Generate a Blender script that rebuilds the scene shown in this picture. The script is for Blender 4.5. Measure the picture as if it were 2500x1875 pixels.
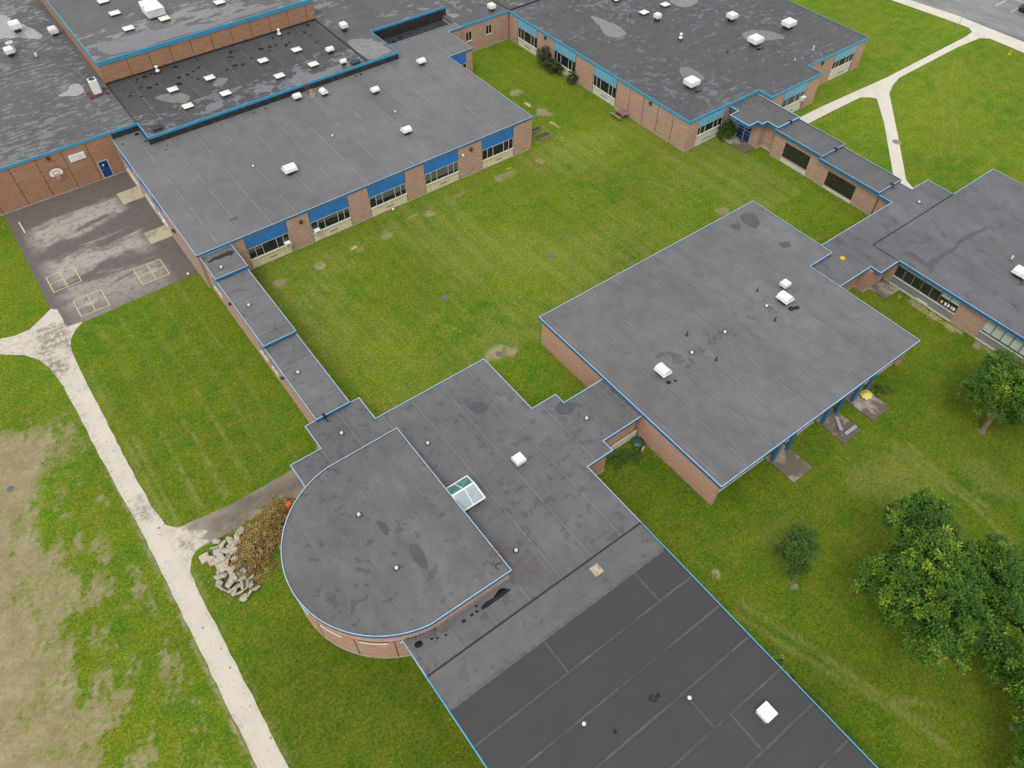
import bpy, math, random
import numpy as np
from mathutils import Matrix, Vector
R = math.radians
random.seed(7)
scene = bpy.context.scene
col = scene.collection
for o in list(bpy.data.objects): bpy.data.objects.remove(o)

# ------------------------------------------------------------------ camera, sky, sun, exposure
# world axes: x along the classroom fronts, y across them, z up, metres
PITCH, ROLL, AZ, CAM_Z = 0.881212, 0.000894, 0.642258, 53.0
cp, sp = math.cos(PITCH), math.sin(PITCH)
fwd = Vector((0, cp, -sp)); rt = Vector((1, 0, 0)); upv = rt.cross(fwd)
r_ = rt*math.cos(ROLL) + upv*math.sin(ROLL); u_ = -rt*math.sin(ROLL) + upv*math.cos(ROLL)
W3 = Matrix(((math.cos(AZ), math.sin(AZ), 0), (-math.sin(AZ), math.cos(AZ), 0), (0, 0, 1)))
cr, cu, cf = W3 @ r_, W3 @ u_, W3 @ fwd
cam = bpy.data.cameras.new('camera'); cam.sensor_width = 36; cam.lens = 1856/2500*36
cam.clip_end = 2000; cam.clip_start = 0.5
co = bpy.data.objects.new('camera', cam); col.objects.link(co); scene.camera = co
M = Matrix((cr, cu, -cf)).transposed().to_4x4(); M.translation = Vector((0, 0, CAM_Z)); co.matrix_world = M

SUN_EL, SUN_AZ = 58, 215          # degrees; azimuth measured from +x towards +y
w = bpy.data.worlds.new('World'); scene.world = w; w.use_nodes = True
nt = w.node_tree; bg = nt.nodes['Background']
sky = nt.nodes.new('ShaderNodeTexSky'); sky.sky_type = 'NISHITA'; sky.sun_disc = False
sky.sun_elevation = R(SUN_EL); sky.sun_rotation = R(90-SUN_AZ); sky.dust_density = 4; sky.air_density = 1.0
hs = nt.nodes.new('ShaderNodeHueSaturation'); hs.inputs['Saturation'].default_value = 0.16
oc = nt.nodes.new('ShaderNodeMix'); oc.data_type = 'RGBA'; oc.inputs[0].default_value = 0.62; oc.inputs[7].default_value = (6.4, 6.5, 6.7, 1)   # even cloud layer over the sky
nt.links.new(sky.outputs[0], hs.inputs['Color']); nt.links.new(hs.outputs[0], oc.inputs[6]); nt.links.new(oc.outputs[2], bg.inputs[0])
bg.inputs[1].default_value = 0.14
sun = bpy.data.lights.new('sun', 'SUN'); sun.energy = 0.9; sun.angle = R(22); sun.color = (1, 0.965, 0.91)
so = bpy.data.objects.new('sun', sun); col.objects.link(so)
sd = Vector((math.cos(R(SUN_EL))*math.cos(R(SUN_AZ)), math.cos(R(SUN_EL))*math.sin(R(SUN_AZ)), math.sin(R(SUN_EL))))
so.rotation_euler = sd.to_track_quat('Z', 'Y').to_euler(); so.location = (0, 0, 80)
scene.view_settings.view_transform = 'Standard'; scene.view_settings.look = 'None'
scene.view_settings.exposure = 0.22; scene.view_settings.gamma = 1

# ------------------------------------------------------------------ materials
class NB:
    def __init__(s, name):
        s.m = bpy.data.materials.new(name); s.m.use_nodes = True; s.t = s.m.node_tree
        s.b = s.t.nodes['Principled BSDF']
    def n(s, typ, **kw):
        nd = s.t.nodes.new(typ)
        for k, v in kw.items(): setattr(nd, k, v)
        return nd
    def l(s, a, b): s.t.links.new(a, b)
    def put(s, sock, v):
        if isinstance(v, (int, float)): sock.default_value = v
        elif isinstance(v, (tuple, list)): sock.default_value = tuple(v)+((1,) if len(v) == 3 and len(sock.default_value) == 4 else ())
        else: s.l(v, sock)
    def math(s, op, a, b=0.0, c=None, clamp=False):
        nd = s.n('ShaderNodeMath', operation=op, use_clamp=clamp); s.put(nd.inputs[0], a); s.put(nd.inputs[1], b)
        if c is not None: s.put(nd.inputs[2], c)
        return nd.outputs[0]
    def mix(s, f, a, b, mode='MIX'):
        nd = s.n('ShaderNodeMix', data_type='RGBA', blend_type=mode); s.put(nd.inputs[0], f); s.put(nd.inputs[6], a); s.put(nd.inputs[7], b)
        return nd.outputs[2]
    def noise(s, vec, scale, detail=4, rough=0.55, dist=0.0):
        nd = s.n('ShaderNodeTexNoise'); s.l(vec, nd.inputs['Vector']); nd.inputs['Scale'].default_value = scale
        nd.inputs['Detail'].default_value = detail; nd.inputs['Roughness'].default_value = rough; nd.inputs['Distortion'].default_value = dist
        return nd.outputs[0]
    def pos(s): return s.n('ShaderNodeNewGeometry').outputs['Position']
    def mapv(s, vec, sc=(1, 1, 1), loc=(0, 0, 0), rot=(0, 0, 0)):
        nd = s.n('ShaderNodeMapping'); s.l(vec, nd.inputs[0]); nd.inputs['Scale'].default_value = sc
        nd.inputs['Location'].default_value = loc; nd.inputs['Rotation'].default_value = rot; return nd.outputs[0]
    def rng(s, v, a, b, c=0.0, d=1.0):
        nd = s.n('ShaderNodeMapRange'); s.put(nd.inputs[0], v)
        for i, x in enumerate((a, b, c, d)): s.put(nd.inputs[i+1], x)
        return nd.outputs[0]
    def bump(s, h, st=0.3, dist=0.02):
        nd = s.n('ShaderNodeBump'); s.l(h, nd.inputs['Height']); nd.inputs['Strength'].default_value = st; nd.inputs['Distance'].default_value = dist
        s.l(nd.outputs[0], s.b.inputs['Normal'])
    def fin(s, colr, rough=0.8, spec=0.5, metal=0.0):
        s.put(s.b.inputs['Base Color'], colr); s.put(s.b.inputs['Roughness'], rough)
        s.put(s.b.inputs['Specular IOR Level'], spec); s.b.inputs['Metallic'].default_value = metal
        return s.m

def paint(name, c, rough=0.5, var=0.12, scale=1.5, spec=0.4, metal=0.0, dirt=None):
    b = NB(name); p = b.pos(); n1 = b.noise(p, scale, 5, 0.6); n2 = b.noise(p, scale*9, 3)
    k = b.math('ADD', b.rng(n1, 0.3, 0.7, 1-var, 1+var), b.rng(n2, 0.3, 0.7, -var*0.4, var*0.4))
    cc = b.mix(1.0, c, k, 'MULTIPLY')
    if dirt: cc = b.mix(b.rng(b.noise(b.mapv(p, (1, 1, .35)), scale*2.3, 6, 0.65), 0.5, 0.72, 0, 0.75), cc, dirt)
    return b.fin(cc, rough, spec, metal)

def brick(name, c1, c2, mortar, tint, band=0.35):
    b = NB(name); p = b.pos(); sx = b.n('ShaderNodeSeparateXYZ'); b.l(p, sx.inputs[0])
    u = b.math('ADD', sx.outputs[0], sx.outputs[1]); cv = b.n('ShaderNodeCombineXYZ'); b.l(u, cv.inputs[0]); b.l(sx.outputs[2], cv.inputs[1])
    t = b.n('ShaderNodeTexBrick'); b.l(cv.outputs[0], t.inputs['Vector'])
    b.put(t.inputs['Color1'], c1); b.put(t.inputs['Color2'], c2); b.put(t.inputs['Mortar'], mortar)
    t.inputs['Scale'].default_value = 1; t.inputs['Mortar Size'].default_value = 0.006; t.inputs['Brick Width'].default_value = 0.21
    t.inputs['Row Height'].default_value = 0.075; t.inputs['Bias'].default_value = -0.1; t.inputs['Mortar Smooth'].default_value = 0.3
    n1 = b.noise(b.mapv(p, (1, 1, 2.4)), 0.8, 6, 0.65); n2 = b.noise(cv.outputs[0], 7, 3, 0.7)
    c = b.mix(b.rng(n1, 0.35, 0.7, 0, 0.6), t.outputs[0], tint)
    c = b.mix(1.0, c, b.rng(n2, 0.3, 0.7, 0.76, 1.24), 'MULTIPLY')
    bn = b.noise(b.mapv(cv.outputs[0], (0.5, 9, 1)), 1.0, 4, 0.75)
    c = b.mix(1.0, c, b.rng(bn, 0.35, 0.65, 1-band*0.5, 1+band*0.4), 'MULTIPLY')
    # splash dirt near the ground course
    g = b.rng(sx.outputs[2], 0.0, 0.35, 0.35, 0.0); c = b.mix(b.math('MULTIPLY', g, b.rng(n1, 0.4, 0.6)), c, (0.13, 0.11, 0.07))
    return b.fin(c, 0.88, 0.25)

def roofmat(name, base, axis='x', sp=2.8, off=0.0, seam=0.35, stain=0.0, stain_sc=(1, 1, 1), wet=0.0, wet_sc=(1, 1, 1), nsc=0.35,
            ymask=None, xmask=None, mottle=0.16, tint=(1, 1, 1), cross=True, spots=0.16, darkseam=False, wet_sky_k=0.58, sthr=0.70):
    """single-ply roof membrane: lap seams, chalky mottling, damp stains, standing water, with sky reflection painted in on the far roofs"""
    b = NB(name); p = b.pos(); sx = b.n('ShaderNodeSeparateXYZ'); b.l(p, sx.inputs[0])
    X, Y = sx.outputs[0], sx.outputs[1]
    A, B = (X, Y) if axis == 'x' else (Y, X)
    wob = b.math('MULTIPLY', b.math('SUBTRACT', b.noise(p, 0.7, 3), 0.5), 0.09)
    A2 = b.math('ADD', A, wob)
    # sheet to sheet tone
    fl = b.math('FLOOR', b.math('DIVIDE', b.math('SUBTRACT', A2, off), sp))
    wn = b.n('ShaderNodeTexWhiteNoise', noise_dimensions='1D'); b.l(fl, wn.inputs['W'])
    c = b.mix(1.0, tuple(base[i]*tint[i] for i in range(3)), b.rng(wn.outputs[0], 0, 1, 0.95, 1.05), 'MULTIPLY')
    big = b.noise(p, 0.16, 4, 0.6); mid = b.noise(b.mapv(p, (1, .6, 1) if axis == 'x' else (.6, 1, 1)), 0.9, 7, 0.66, 0.4); fine = b.noise(p, 12, 3, 0.7)
    c = b.mix(1.0, c, b.rng(big, 0.3, 0.7, 1-mottle*.8, 1+mottle*.8), 'MULTIPLY')
    c = b.mix(1.0, c, b.rng(mid, 0.3, 0.7, 1-mottle, 1+mottle), 'MULTIPLY')
    c = b.mix(1.0, c, b.rng(fine, 0.3, 0.7, 0.88, 1.12), 'MULTIPLY')
    # brownish silt blush
    c = b.mix(b.rng(b.noise(p, 0.33, 5, 0.6), 0.56, 0.75, 0, 0.35), c, (base[0]*1.0, base[1]*0.86, base[2]*0.76))
    # chalk specks
    sp1 = b.rng(b.noise(p, 8, 2, 0.5), 0.70, 0.76); c = b.mix(b.math('MULTIPLY', sp1, spots), c, (0.42, 0.42, 0.42))
    # lap seams
    fr = b.math('FRACT', b.math('DIVIDE', b.math('SUBTRACT', A2, off), sp)); d = b.math('MULTIPLY', b.math('MINIMUM', fr, b.math('SUBTRACT', 1.0, fr)), sp)
    sm = b.rng(d, 0.03, 0.09, 1, 0); brk = b.rng(b.noise(p, 0.55, 6, 0.75), 0.38, 0.66, 0.0, 1.0)
    d2 = b.rng(b.math('ABSOLUTE', b.math('SUBTRACT', d, 0.17)), 0.02, 0.09, 1, 0)
    c = b.mix(b.math('MULTIPLY', d2, 0.25), c, tuple(x*0.55 for x in base))
    c = b.mix(b.math('MULTIPLY', b.math('MULTIPLY', sm, brk), seam), c, (0.06, 0.06, 0.065) if darkseam else (0.36, 0.35, 0.33))
    if cross:
        ph = b.math('MULTIPLY', wn.outputs[0], 9.0)
        fr2 = b.math('FRACT', b.math('DIVIDE', b.math('ADD', B, ph), 12.0)); dd = b.math('MULTIPLY', b.math('MINIMUM', fr2, b.math('SUBTRACT', 1.0, fr2)), 12.0)
        c = b.mix(b.math('MULTIPLY', b.rng(dd, 0.03, 0.1, 1, 0), b.math('MULTIPLY', brk, seam*0.4)), c, (0.3, 0.3, 0.3))
    mask = 1.0
    def soft(v, lo, hi, f): return b.math('MULTIPLY', b.rng(v, lo-f, lo+f), b.rng(v, hi-f, hi+f, 1, 0))
    if ymask: mask = soft(Y, *ymask)
    if xmask: mask = b.math('MULTIPLY', mask, soft(X, *xmask))
    rough = 0.62; 
    wetf = None
    if stain:
        v = b.noise(b.mapv(p, stain_sc), nsc*2.2, 3, 0.5, 0.5); v2 = b.noise(b.mapv(p, stain_sc, (31, 7, 0)), nsc*5.0, 2, 0.45, 0.3)
        vv = b.math('ADD', b.math('MULTIPLY', v, 0.6), b.math('MULTIPLY', v2, 0.4))
        thr = b.math('SUBTRACT', sthr, b.math('MULTIPLY', mask, stain))
        wetf = b.rng(b.math('SUBTRACT', vv, thr), 0.0, 0.012)
    if wet:
        v = b.math('ADD', b.math('MULTIPLY', b.noise(b.mapv(p, wet_sc, (3, 17, 0)), nsc, 2, 0.45, 0.25), 0.62), b.math('MULTIPLY', b.noise(b.mapv(p, wet_sc, (13, 7, 0)), nsc*3.1, 2, 0.5, 0.2), 0.38))
        v = b.math('ADD', v, b.math('MULTIPLY', b.math('SUBTRACT', b.noise(p, 0.13, 2, 0.5), 0.5), 0.35))
        thr = b.math('SUBTRACT', 0.72, b.math('MULTIPLY', mask, wet))
        wf = b.rng(b.math('SUBTRACT', v, thr), 0.0, 0.008)
        wetf = wf if wetf is None else b.math('MAXIMUM', wetf, wf)
    if wetf is not None:
        c = b.mix(wetf, c, b.mix(1.0, c, (wet_sky_k, wet_sky_k*1.01, wet_sky_k*1.04), 'MULTIPLY'))  # damp darkens near roofs; far roofs get sky reflection painted in as paler colour
        rough = b.rng(wetf, 0, 1, 0.62, 0.07 if wet else 0.3)
    b.bump(b.math('ADD', b.math('MULTIPLY', mid, 0.3), b.math('MULTIPLY', fine, 0.12)) if wetf is None else b.math('MULTIPLY', b.math('SUBTRACT', 1.0, wetf), b.math('ADD', b.math('MULTIPLY', mid, 0.3), b.math('MULTIPLY', fine, 0.12))), 0.25, 0.03)
    return b.fin(c, rough, 0.45 if wetf is None or not wet else b.rng(wetf, 0, 1, 0.45, 0.9))

def glass(name, c=(0.012, 0.013, 0.015), rough=0.06, blotch=0.5, bc=(0.05, 0.055, 0.06)):
    b = NB(name); p = b.pos(); n = b.noise(b.mapv(p, (1.3, 1.3, 2.5)), 1.6, 2, 0.5)
    return b.fin(b.mix(b.rng(n, 0.5, 0.62, 0, blotch), c, bc), rough, 0.55)

def concrete(name, c, stain=(0.2, 0.17, 0.13), amt=0.5, sc=0.9, pits=0.5, roughv=0.85, lo=0.5, hi=0.66):
    b = NB(name); p = b.pos(); n1 = b.noise(p, sc, 6, 0.62, 0.5); n2 = b.noise(p, 14, 3, 0.7); n3 = b.noise(p, 2.6, 3, 0.5)
    cc = b.mix(b.rng(n1, lo, hi, 0, amt), c, stain)
    cc = b.mix(1.0, cc, b.rng(n2, 0.3, 0.7, 0.9, 1.1), 'MULTIPLY')
    cc = b.mix(b.rng(n3, 0.69, 0.72, 0, pits), cc, (0.12, 0.12, 0.10))
    b.bump(n2, 0.2, 0.01)
    return b.fin(cc, roughv, 0.3)

M_ = {}
M_['brick'] = brick('brick_red', (0.50, 0.285, 0.21), (0.38, 0.22, 0.165), (0.43, 0.36, 0.29), (0.50, 0.345, 0.26))
M_['brick_gym'] = brick('brick_orange', (0.42, 0.20, 0.115), (0.30, 0.155, 0.09), (0.34, 0.25, 0.18), (0.40, 0.25, 0.145), 0.38)
M_['brick_drum'] = brick('brick_salmon', (0.54, 0.29, 0.21), (0.47, 0.25, 0.18), (0.47, 0.37, 0.29), (0.53, 0.35, 0.26), 0.3)
M_['blue_bright'] = paint('blue_trim_bright', (0.05, 0.29, 0.47), 0.35, 0.08)
M_['blue'] = paint('blue_trim', (0.028, 0.145, 0.30), 0.35, 0.10, dirt=(0.06, 0.15, 0.25))
M_['blue_cyan'] = paint('cyan_trim', (0.10, 0.40, 0.56), 0.3, 0.08)
M_['coping'] = paint('coping_sky_sheen', (0.34, 0.50, 0.64), 0.25, 0.12, spec=0.6)  # trim top painted paler than its face to carry the sky's sheen
M_['panel'] = paint('blue_panel', (0.034, 0.185, 0.50), 0.4, 0.12, 0.8)
M_['rib_dark'] = paint('ribbed_blue', (0.08, 0.32, 0.48), 0.4, 0.1)
M_['rib_light'] = paint('ribbed_light_blue', (0.24, 0.50, 0.62), 0.4, 0.1)
M_['cream'] = paint('cream_panel', (0.70, 0.60, 0.39), 0.7, 0.10, dirt=(0.50, 0.40, 0.22))
M_['offwhite'] = paint('offwhite_panel', (0.68, 0.645, 0.55), 0.7, 0.08, dirt=(0.48, 0.43, 0.33))
M_['grey_panel'] = paint('grey_panel', (0.25, 0.25, 0.26), 0.6, 0.06)
M_['frame'] = paint('window_frame', (0.66, 0.65, 0.60), 0.5, 0.06)
M_['dframe'] = paint('dark_frame', (0.05, 0.045, 0.04), 0.5, 0.1)
M_['grille'] = paint('vent_grille', (0.30, 0.30, 0.30), 0.5, 0.1)
M_['glass'] = glass('window_glass')
M_['glass_green'] = glass('window_glass_screen', (0.022, 0.026, 0.018), 0.35, 0.6, (0.045, 0.05, 0.03))
M_['blind'] = paint('pale_blind', (0.52, 0.60, 0.50), 0.6, 0.05)
M_['blind_grey'] = paint('grey_blind', (0.11, 0.12, 0.11), 0.5, 0.1)
M_['skyglass'] = glass('skylight_glass_pale', (0.36, 0.45, 0.47), 0.12, 0.6, (0.42, 0.55, 0.52))
M_['skyglass_teal'] = glass('skylight_glass_teal', (0.06, 0.22, 0.19), 0.12, 0.8, (0.16, 0.38, 0.34))
M_['white'] = paint('white_metal', (0.82, 0.82, 0.77), 0.4, 0.04, dirt=(0.62, 0.60, 0.52))
M_['white_clean'] = paint('white_enamel', (0.86, 0.86, 0.84), 0.35, 0.03)
M_['acrylic'] = paint('milky_acrylic', (0.76, 0.76, 0.68), 0.25, 0.06, 3)
M_['curb'] = paint('roof_curb', (0.035, 0.035, 0.037), 0.5, 0.3, 3)
M_['upstand'] = paint('membrane_upstand', (0.028, 0.029, 0.032), 0.45, 0.3, 1.2, dirt=(0.07, 0.07, 0.075))
M_['rust'] = paint('rusty_steel', (0.22, 0.075, 0.045), 0.8, 0.3, 6)
M_['black'] = paint('black_metal', (0.015, 0.015, 0.016), 0.4, 0.2)
M_['lamp'] = paint('lamp_housing', (0.05, 0.045, 0.05), 0.4, 0.2)
M_['door_blue'] = paint('blue_door', (0.012, 0.055, 0.20), 0.35, 0.08)
M_['wood_grey'] = paint('weathered_wood', (0.24, 0.22, 0.19), 0.85, 0.25, 5)
M_['bench'] = paint('bench_metal', (0.36, 0.37, 0.37), 0.4, 0.1)
M_['red'] = paint('red_cloth', (0.45, 0.08, 0.07), 0.8, 0.3, 6)
M_['orange'] = paint('orange_plastic', (0.66, 0.09, 0.045), 0.6, 0.15, 8)
M_['yellow'] = paint('yellow_plastic', (0.70, 0.60, 0.16), 0.6, 0.12, 6)
M_['yellow_paint'] = paint('yellow_hydrant_paint', (0.70, 0.50, 0.02), 0.5, 0.1)
M_['green_pl'] = paint('green_plastic', (0.035, 0.085, 0.065), 0.35, 0.15, 4)
M_['galv'] = paint('galvanised', (0.33, 0.34, 0.34), 0.45, 0.12, 5)
M_['stone_pad'] = concrete('tan_block', (0.46, 0.40, 0.26), (0.25, 0.19, 0.10), 0.6, 3)
M_['slab'] = concrete('stained_slab', (0.42, 0.37, 0.29), (0.135, 0.105, 0.08), 0.95, 0.45, 0.4, .85, .36, .5)
M_['stoop'] = concrete('stoop_concrete', (0.46, 0.42, 0.34), (0.14, 0.11, 0.085), 0.95, 0.4, 0.4, .85, .40, .54)
M_['pad'] = concrete('pale_pad', (0.46, 0.41, 0.28), (0.27, 0.225, 0.13), 0.8, 0.55)
M_['found'] = concrete('foundation', (0.42, 0.39, 0.32), (0.2, 0.18, 0.13), 0.6, 1.5)
M_['found_white'] = concrete('foundation_white', (0.62, 0.60, 0.55), (0.35, 0.33, 0.28), 0.4, 1.5)
M_['chunk'] = concrete('broken_concrete', (0.50, 0.44, 0.35), (0.24, 0.19, 0.12), 0.8, 2.2, 0.3)
M_['chunk_grey'] = concrete('broken_concrete_grey', (0.46, 0.43, 0.39), (0.18, 0.15, 0.12), 0.7, 2.0, 0.3)
M_['manhole'] = paint('manhole_iron', (0.13, 0.13, 0.15), 0.6, 0.2, 6)
M_['trunk'] = paint('bark', (0.20, 0.16, 0.12), 0.9, 0.3, 6)
M_['line'] = paint('court_line_paint', (0.62, 0.52, 0.27), 0.8, 0.15, 4, dirt=(0.35, 0.31, 0.22))
M_['line_white'] = paint('white_line_paint', (0.66, 0.65, 0.58), 0.8, 0.12, 4)
M_['car'] = paint('car_paint_black', (0.012, 0.013, 0.016), 0.15, 0.1, spec=0.7)
M_['tyre'] = paint('tyre', (0.02, 0.02, 0.02), 0.8, 0.1)

# ------------------------------------------------------------------ mesh helpers
class MB:
    def __init__(s): s.v = []; s.f = []; s.mi = []; s.c = []
    def quad(s, a, b, c, d, mi=0): n = len(s.v); s.v += [a, b, c, d]; s.f.append((n, n+1, n+2, n+3)); s.mi.append(mi)
    def poly(s, pts, mi=0): n = len(s.v); s.v += list(pts); s.f.append(tuple(range(n, n+len(pts)))); s.mi.append(mi)
    def hexa(s, b4, t4, mi=0, skip=()):
        """b4, t4: four bottom and four top corners, counter clockwise from above"""
        n = len(s.v); s.v += list(b4)+list(t4)
        fs = [(3, 2, 1, 0), (4, 5, 6, 7)]+[(i, (i+1) % 4, 4+(i+1) % 4, 4+i) for i in range(4)]
        for k, f in enumerate(fs):
            if k in skip: continue
            s.f.append(tuple(n+i for i in f)); s.mi.append(mi)
    def box(s, x0, x1, y0, y1, z0, z1, mi=0):
        q = [(x0, y0), (x1, y0), (x1, y1), (x0, y1)]
        s.hexa([(a, b, z0) for a, b in q], [(a, b, z1) for a, b in q], mi)
    def cyl(s, x, y, z0, z1, r0, r1=None, n=16, mi=0, cap=True):
        r1 = r0 if r1 is None else r1; k = len(s.v)
        for z, r in ((z0, r0), (z1, r1)):
            for i in range(n): a = 2*math.pi*i/n; s.v.append((x+r*math.cos(a), y+r*math.sin(a), z))
        for i in range(n): s.f.append((k+i, k+(i+1) % n, k+n+(i+1) % n, k+n+i)); s.mi.append(mi)
        if cap: s.f.append(tuple(k+n+i for i in range(n))); s.mi.append(mi); s.f.append(tuple(k+i for i in reversed(range(n)))); s.mi.append(mi)
    def tube(s, pts, rad, n=7, mi=0):
        rad = rad if isinstance(rad, (list, tuple)) else [rad]*len(pts); k0 = len(s.v)
        P = [Vector(p) for p in pts]
        for i, p in enumerate(P):
            d = (P[min(i+1, len(P)-1)]-P[max(i-1, 0)]).normalized(); a = d.orthogonal().normalized(); b = d.cross(a)
            for j in range(n): t = 2*math.pi*j/n; s.v.append(tuple(p+(a*math.cos(t)+b*math.sin(t))*rad[i]))
        for i in range(len(P)-1):
            for j in range(n): s.f.append((k0+i*n+j, k0+i*n+(j+1) % n, k0+(i+1)*n+(j+1) % n, k0+(i+1)*n+j)); s.mi.append(mi)
        s.f.append(tuple(k0+j for j in reversed(range(n)))); s.mi.append(mi); s.f.append(tuple(k0+(len(P)-1)*n+j for j in range(n))); s.mi.append(mi)

def mesh_obj(name, mb, mats, parent=None, origin=None, smooth=False, bevel=0):
    """mb in world coordinates; the object's origin goes to its parent's base or to `origin`"""
    if not isinstance(mats, (list, tuple)): mats = [mats]
    o0 = Vector(WORLD0.get(parent.name) if parent else (origin or (0, 0, 0)))
    me = bpy.data.meshes.new(name); me.from_pydata([tuple(Vector(v)-o0) for v in mb.v], [], mb.f)
    for m in mats: me.materials.append(M_[m] if isinstance(m, str) else m)
    me.polygons.foreach_set('material_index', mb.mi[:len(me.polygons)]); 
    if smooth: me.polygons.foreach_set('use_smooth', [True]*len(me.polygons))
    if mb.c:
        a = me.color_attributes.new('tone', 'FLOAT_COLOR', 'POINT'); a.data.foreach_set('color', np.array(mb.c, 'f').ravel())
    me.update(); o = bpy.data.objects.new(name, me); col.objects.link(o)
    if parent: o.parent = parent; WORLD0[o.name] = tuple(o0)
    else: o.location = o0; WORLD0[o.name] = tuple(o0)
    if bevel:
        md = o.modifiers.new('bevel', 'BEVEL'); md.width = bevel; md.segments = 2; md.limit_method = 'ANGLE'
    return o
WORLD0 = {}
def tag(o, label, cat, group=None, kind=None):
    if label: o['label'] = label
    if cat: o['category'] = cat
    if group: o['group'] = group
    if kind: o['kind'] = kind
    return o
def thing(name, label, cat, loc, group=None):
    o = bpy.data.objects.new(name, None); col.objects.link(o); o.location = loc; o.empty_display_size = 0.3
    WORLD0[o.name] = tuple(loc); return tag(o, label, cat, group)
def struct(name, mb, mats, **kw): o = mesh_obj(name, mb, mats, **kw); o['kind'] = 'structure'; return o
def copy_tree(src, loc, label=None, rotz=None, scale=None):
    r = src.copy(); col.objects.link(r); r.location = loc
    if rotz is not None: r.rotation_euler = (0, 0, rotz)
    if scale is not None: r.scale = (scale,)*3 if isinstance(scale, (int, float)) else scale
    if label: r['label'] = label
    for ch in src.children:
        c = ch.copy(); col.objects.link(c); c.parent = r
        for g in ch.children: d = g.copy(); col.objects.link(d); d.parent = c
    return r

# ------------------------------------------------------------------ ground (one sheet)
def vnoise(x, y, sc, seed=0, oct=4, gain=0.5):
    tot = np.zeros_like(x); amp = 1.0; s = 0
    for o in range(oct):
        X = x*sc*2**o+seed*17.3; Y = y*sc*2**o-seed*9.1; xi = np.floor(X); yi = np.floor(Y); fx = X-xi; fy = Y-yi
        fx = fx*fx*(3-2*fx); fy = fy*fy*(3-2*fy)
        h = lambda a, b: np.mod(np.sin(a*127.1+b*311.7+seed*74.7+o*13.7)*43758.5453, 1.0)
        tot += amp*((h(xi, yi)*(1-fx)+h(xi+1, yi)*fx)*(1-fy)+(h(xi, yi+1)*(1-fx)+h(xi+1, yi+1)*fx)*fy); s += amp; amp *= gain
    return tot/s
gx = np.concatenate([[-900, -300, -120, -60], np.arange(-30, 62, 0.3), np.arange(62, 142, 0.5), [150, 200, 400, 900]])
gy = np.concatenate([[-900, -300, -100, -40], np.arange(-22, 74, 0.3), np.arange(74, 100, 0.6), [110, 130, 160, 300, 900]])
GX, GY = np.meshgrid(gx, gy); nx, ny = len(gx), len(gy)
ss = lambda v, a, b: np.clip((v-a)/(b-a), 0, 1)**2*(3-2*np.clip((v-a)/(b-a), 0, 1))
dirt = np.zeros_like(GX); straw = np.zeros_like(GX); pale = np.zeros_like(GX)
N1 = vnoise(GX, GY, 0.45, 1, 5, 0.6); N2 = vnoise(GX, GY, 1.3, 2, 4, 0.6); N3 = vnoise(GX, GY, 0.12, 3, 3)
# worn playing field to the west
xb = np.interp(GY, [10, 28, 33, 36.5, 41, 45.5, 49.5, 51, 54, 56.5, 58, 62], [-15.6, -15.2, -15, -14.2, -13.6, -12.2, -11.2, -9.4, -8.2, -12, -17, -24])
UU = GX*0.94-GY*0.34; VV = GX*0.34+GY*0.94; N4 = vnoise(UU*1.6, VV*0.55, 0.8, 12, 5, 0.62); N5 = vnoise(UU*0.6, VV*1.5, 0.55, 15, 5, 0.65)
full = ss(xb+0.3-GX+(N1-0.5)*6+(N4-0.5)*6, -2.8, 2.6)
patch = ss(N4*0.55+N5*0.45+ss(-GX, 7.4, 15.5)*0.15-ss(GY, 53, 61)*0.2-0.03*ss(-GY, -30, -20), 0.46, 0.68)*(GX < -6.9)
dirt = np.maximum(dirt, np.maximum(full*0.8, patch*0.66)*(GX < -6.4)*(GY < 63))
straw = np.maximum(straw, full*0.35*ss(N2, 0.4, 0.65))
# bare verge of the path
dirt = np.maximum(dirt, 0.62*np.exp(-((GX+5.98)/0.3)**2)*(GY < 62)*(.5+.5*ss(N2, 0.36, 0.5))); pale = np.maximum(pale, 0.6*np.exp(-((GX+3.98)/0.25)**2)*(GY < 60)*ss(N1, 0.3, 0.6))
# bare spots in the courtyard
def spot(x, y, rx, ry, k=0.9):
    d = np.sqrt(((GX-x)/rx)**2+((GY-y)/ry)**2)+(N2-0.5)*1.1; return k*0.78*ss(-d, -1.1, -0.55)
for a in [(15.3, 59.7, .95, .8), (19.7, 59.6, .8, .75), (24.3, 59.4, 1.0, .6, .55), (27.8, 59.6, .8, .7), (33.5, 60, .8, .8, .8), (36.4, 60.2, 1.1, .5, .45), (38.2, 60.9, 1.3, .4, .5),
          (27.1, 39, 1.5, 1.0), (28.3, 38.2, 1.0, .9), (56.5, 74.6, 1.1, 1.0), (56.4, 68.8, 1.25, 1.4), (49.5, 60.7, .9, .8, .7), (44.2, 60.7, 2.0, .9, .75), (59.9, 40.9, .9, .9, .7), (27.4, 11.1, .45, .45, .8),
          (31.4, 7.0, .5, .4, .7), (-13, 50.5, .1, .1), (33, 27.5, .8, .5, .5), (53, 16.3, 2.5, .6, .5), (43, 16.0, 1.2, .5, .6)]:
    dirt = np.maximum(dirt, spot(*a))
def seg(x0, y0, x1, y1, wd, k):
    dx, dy = x1-x0, y1-y0; L2 = dx*dx+dy*dy; t = np.clip(((GX-x0)*dx+(GY-y0)*dy)/L2, 0, 1)
    d = np.hypot(GX-x0-t*dx+(N3-.5)*.5, GY-y0-t*dy); return k*ss(-d, -wd, -wd*0.1)*(.45+.55*ss(N2, 0.36, 0.6))
def track(pts, wd, k, tgt):
    for a, b in zip(pts, pts[1:]): tgt[:] = np.maximum(tgt, seg(*a, *b, wd, k))
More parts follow.
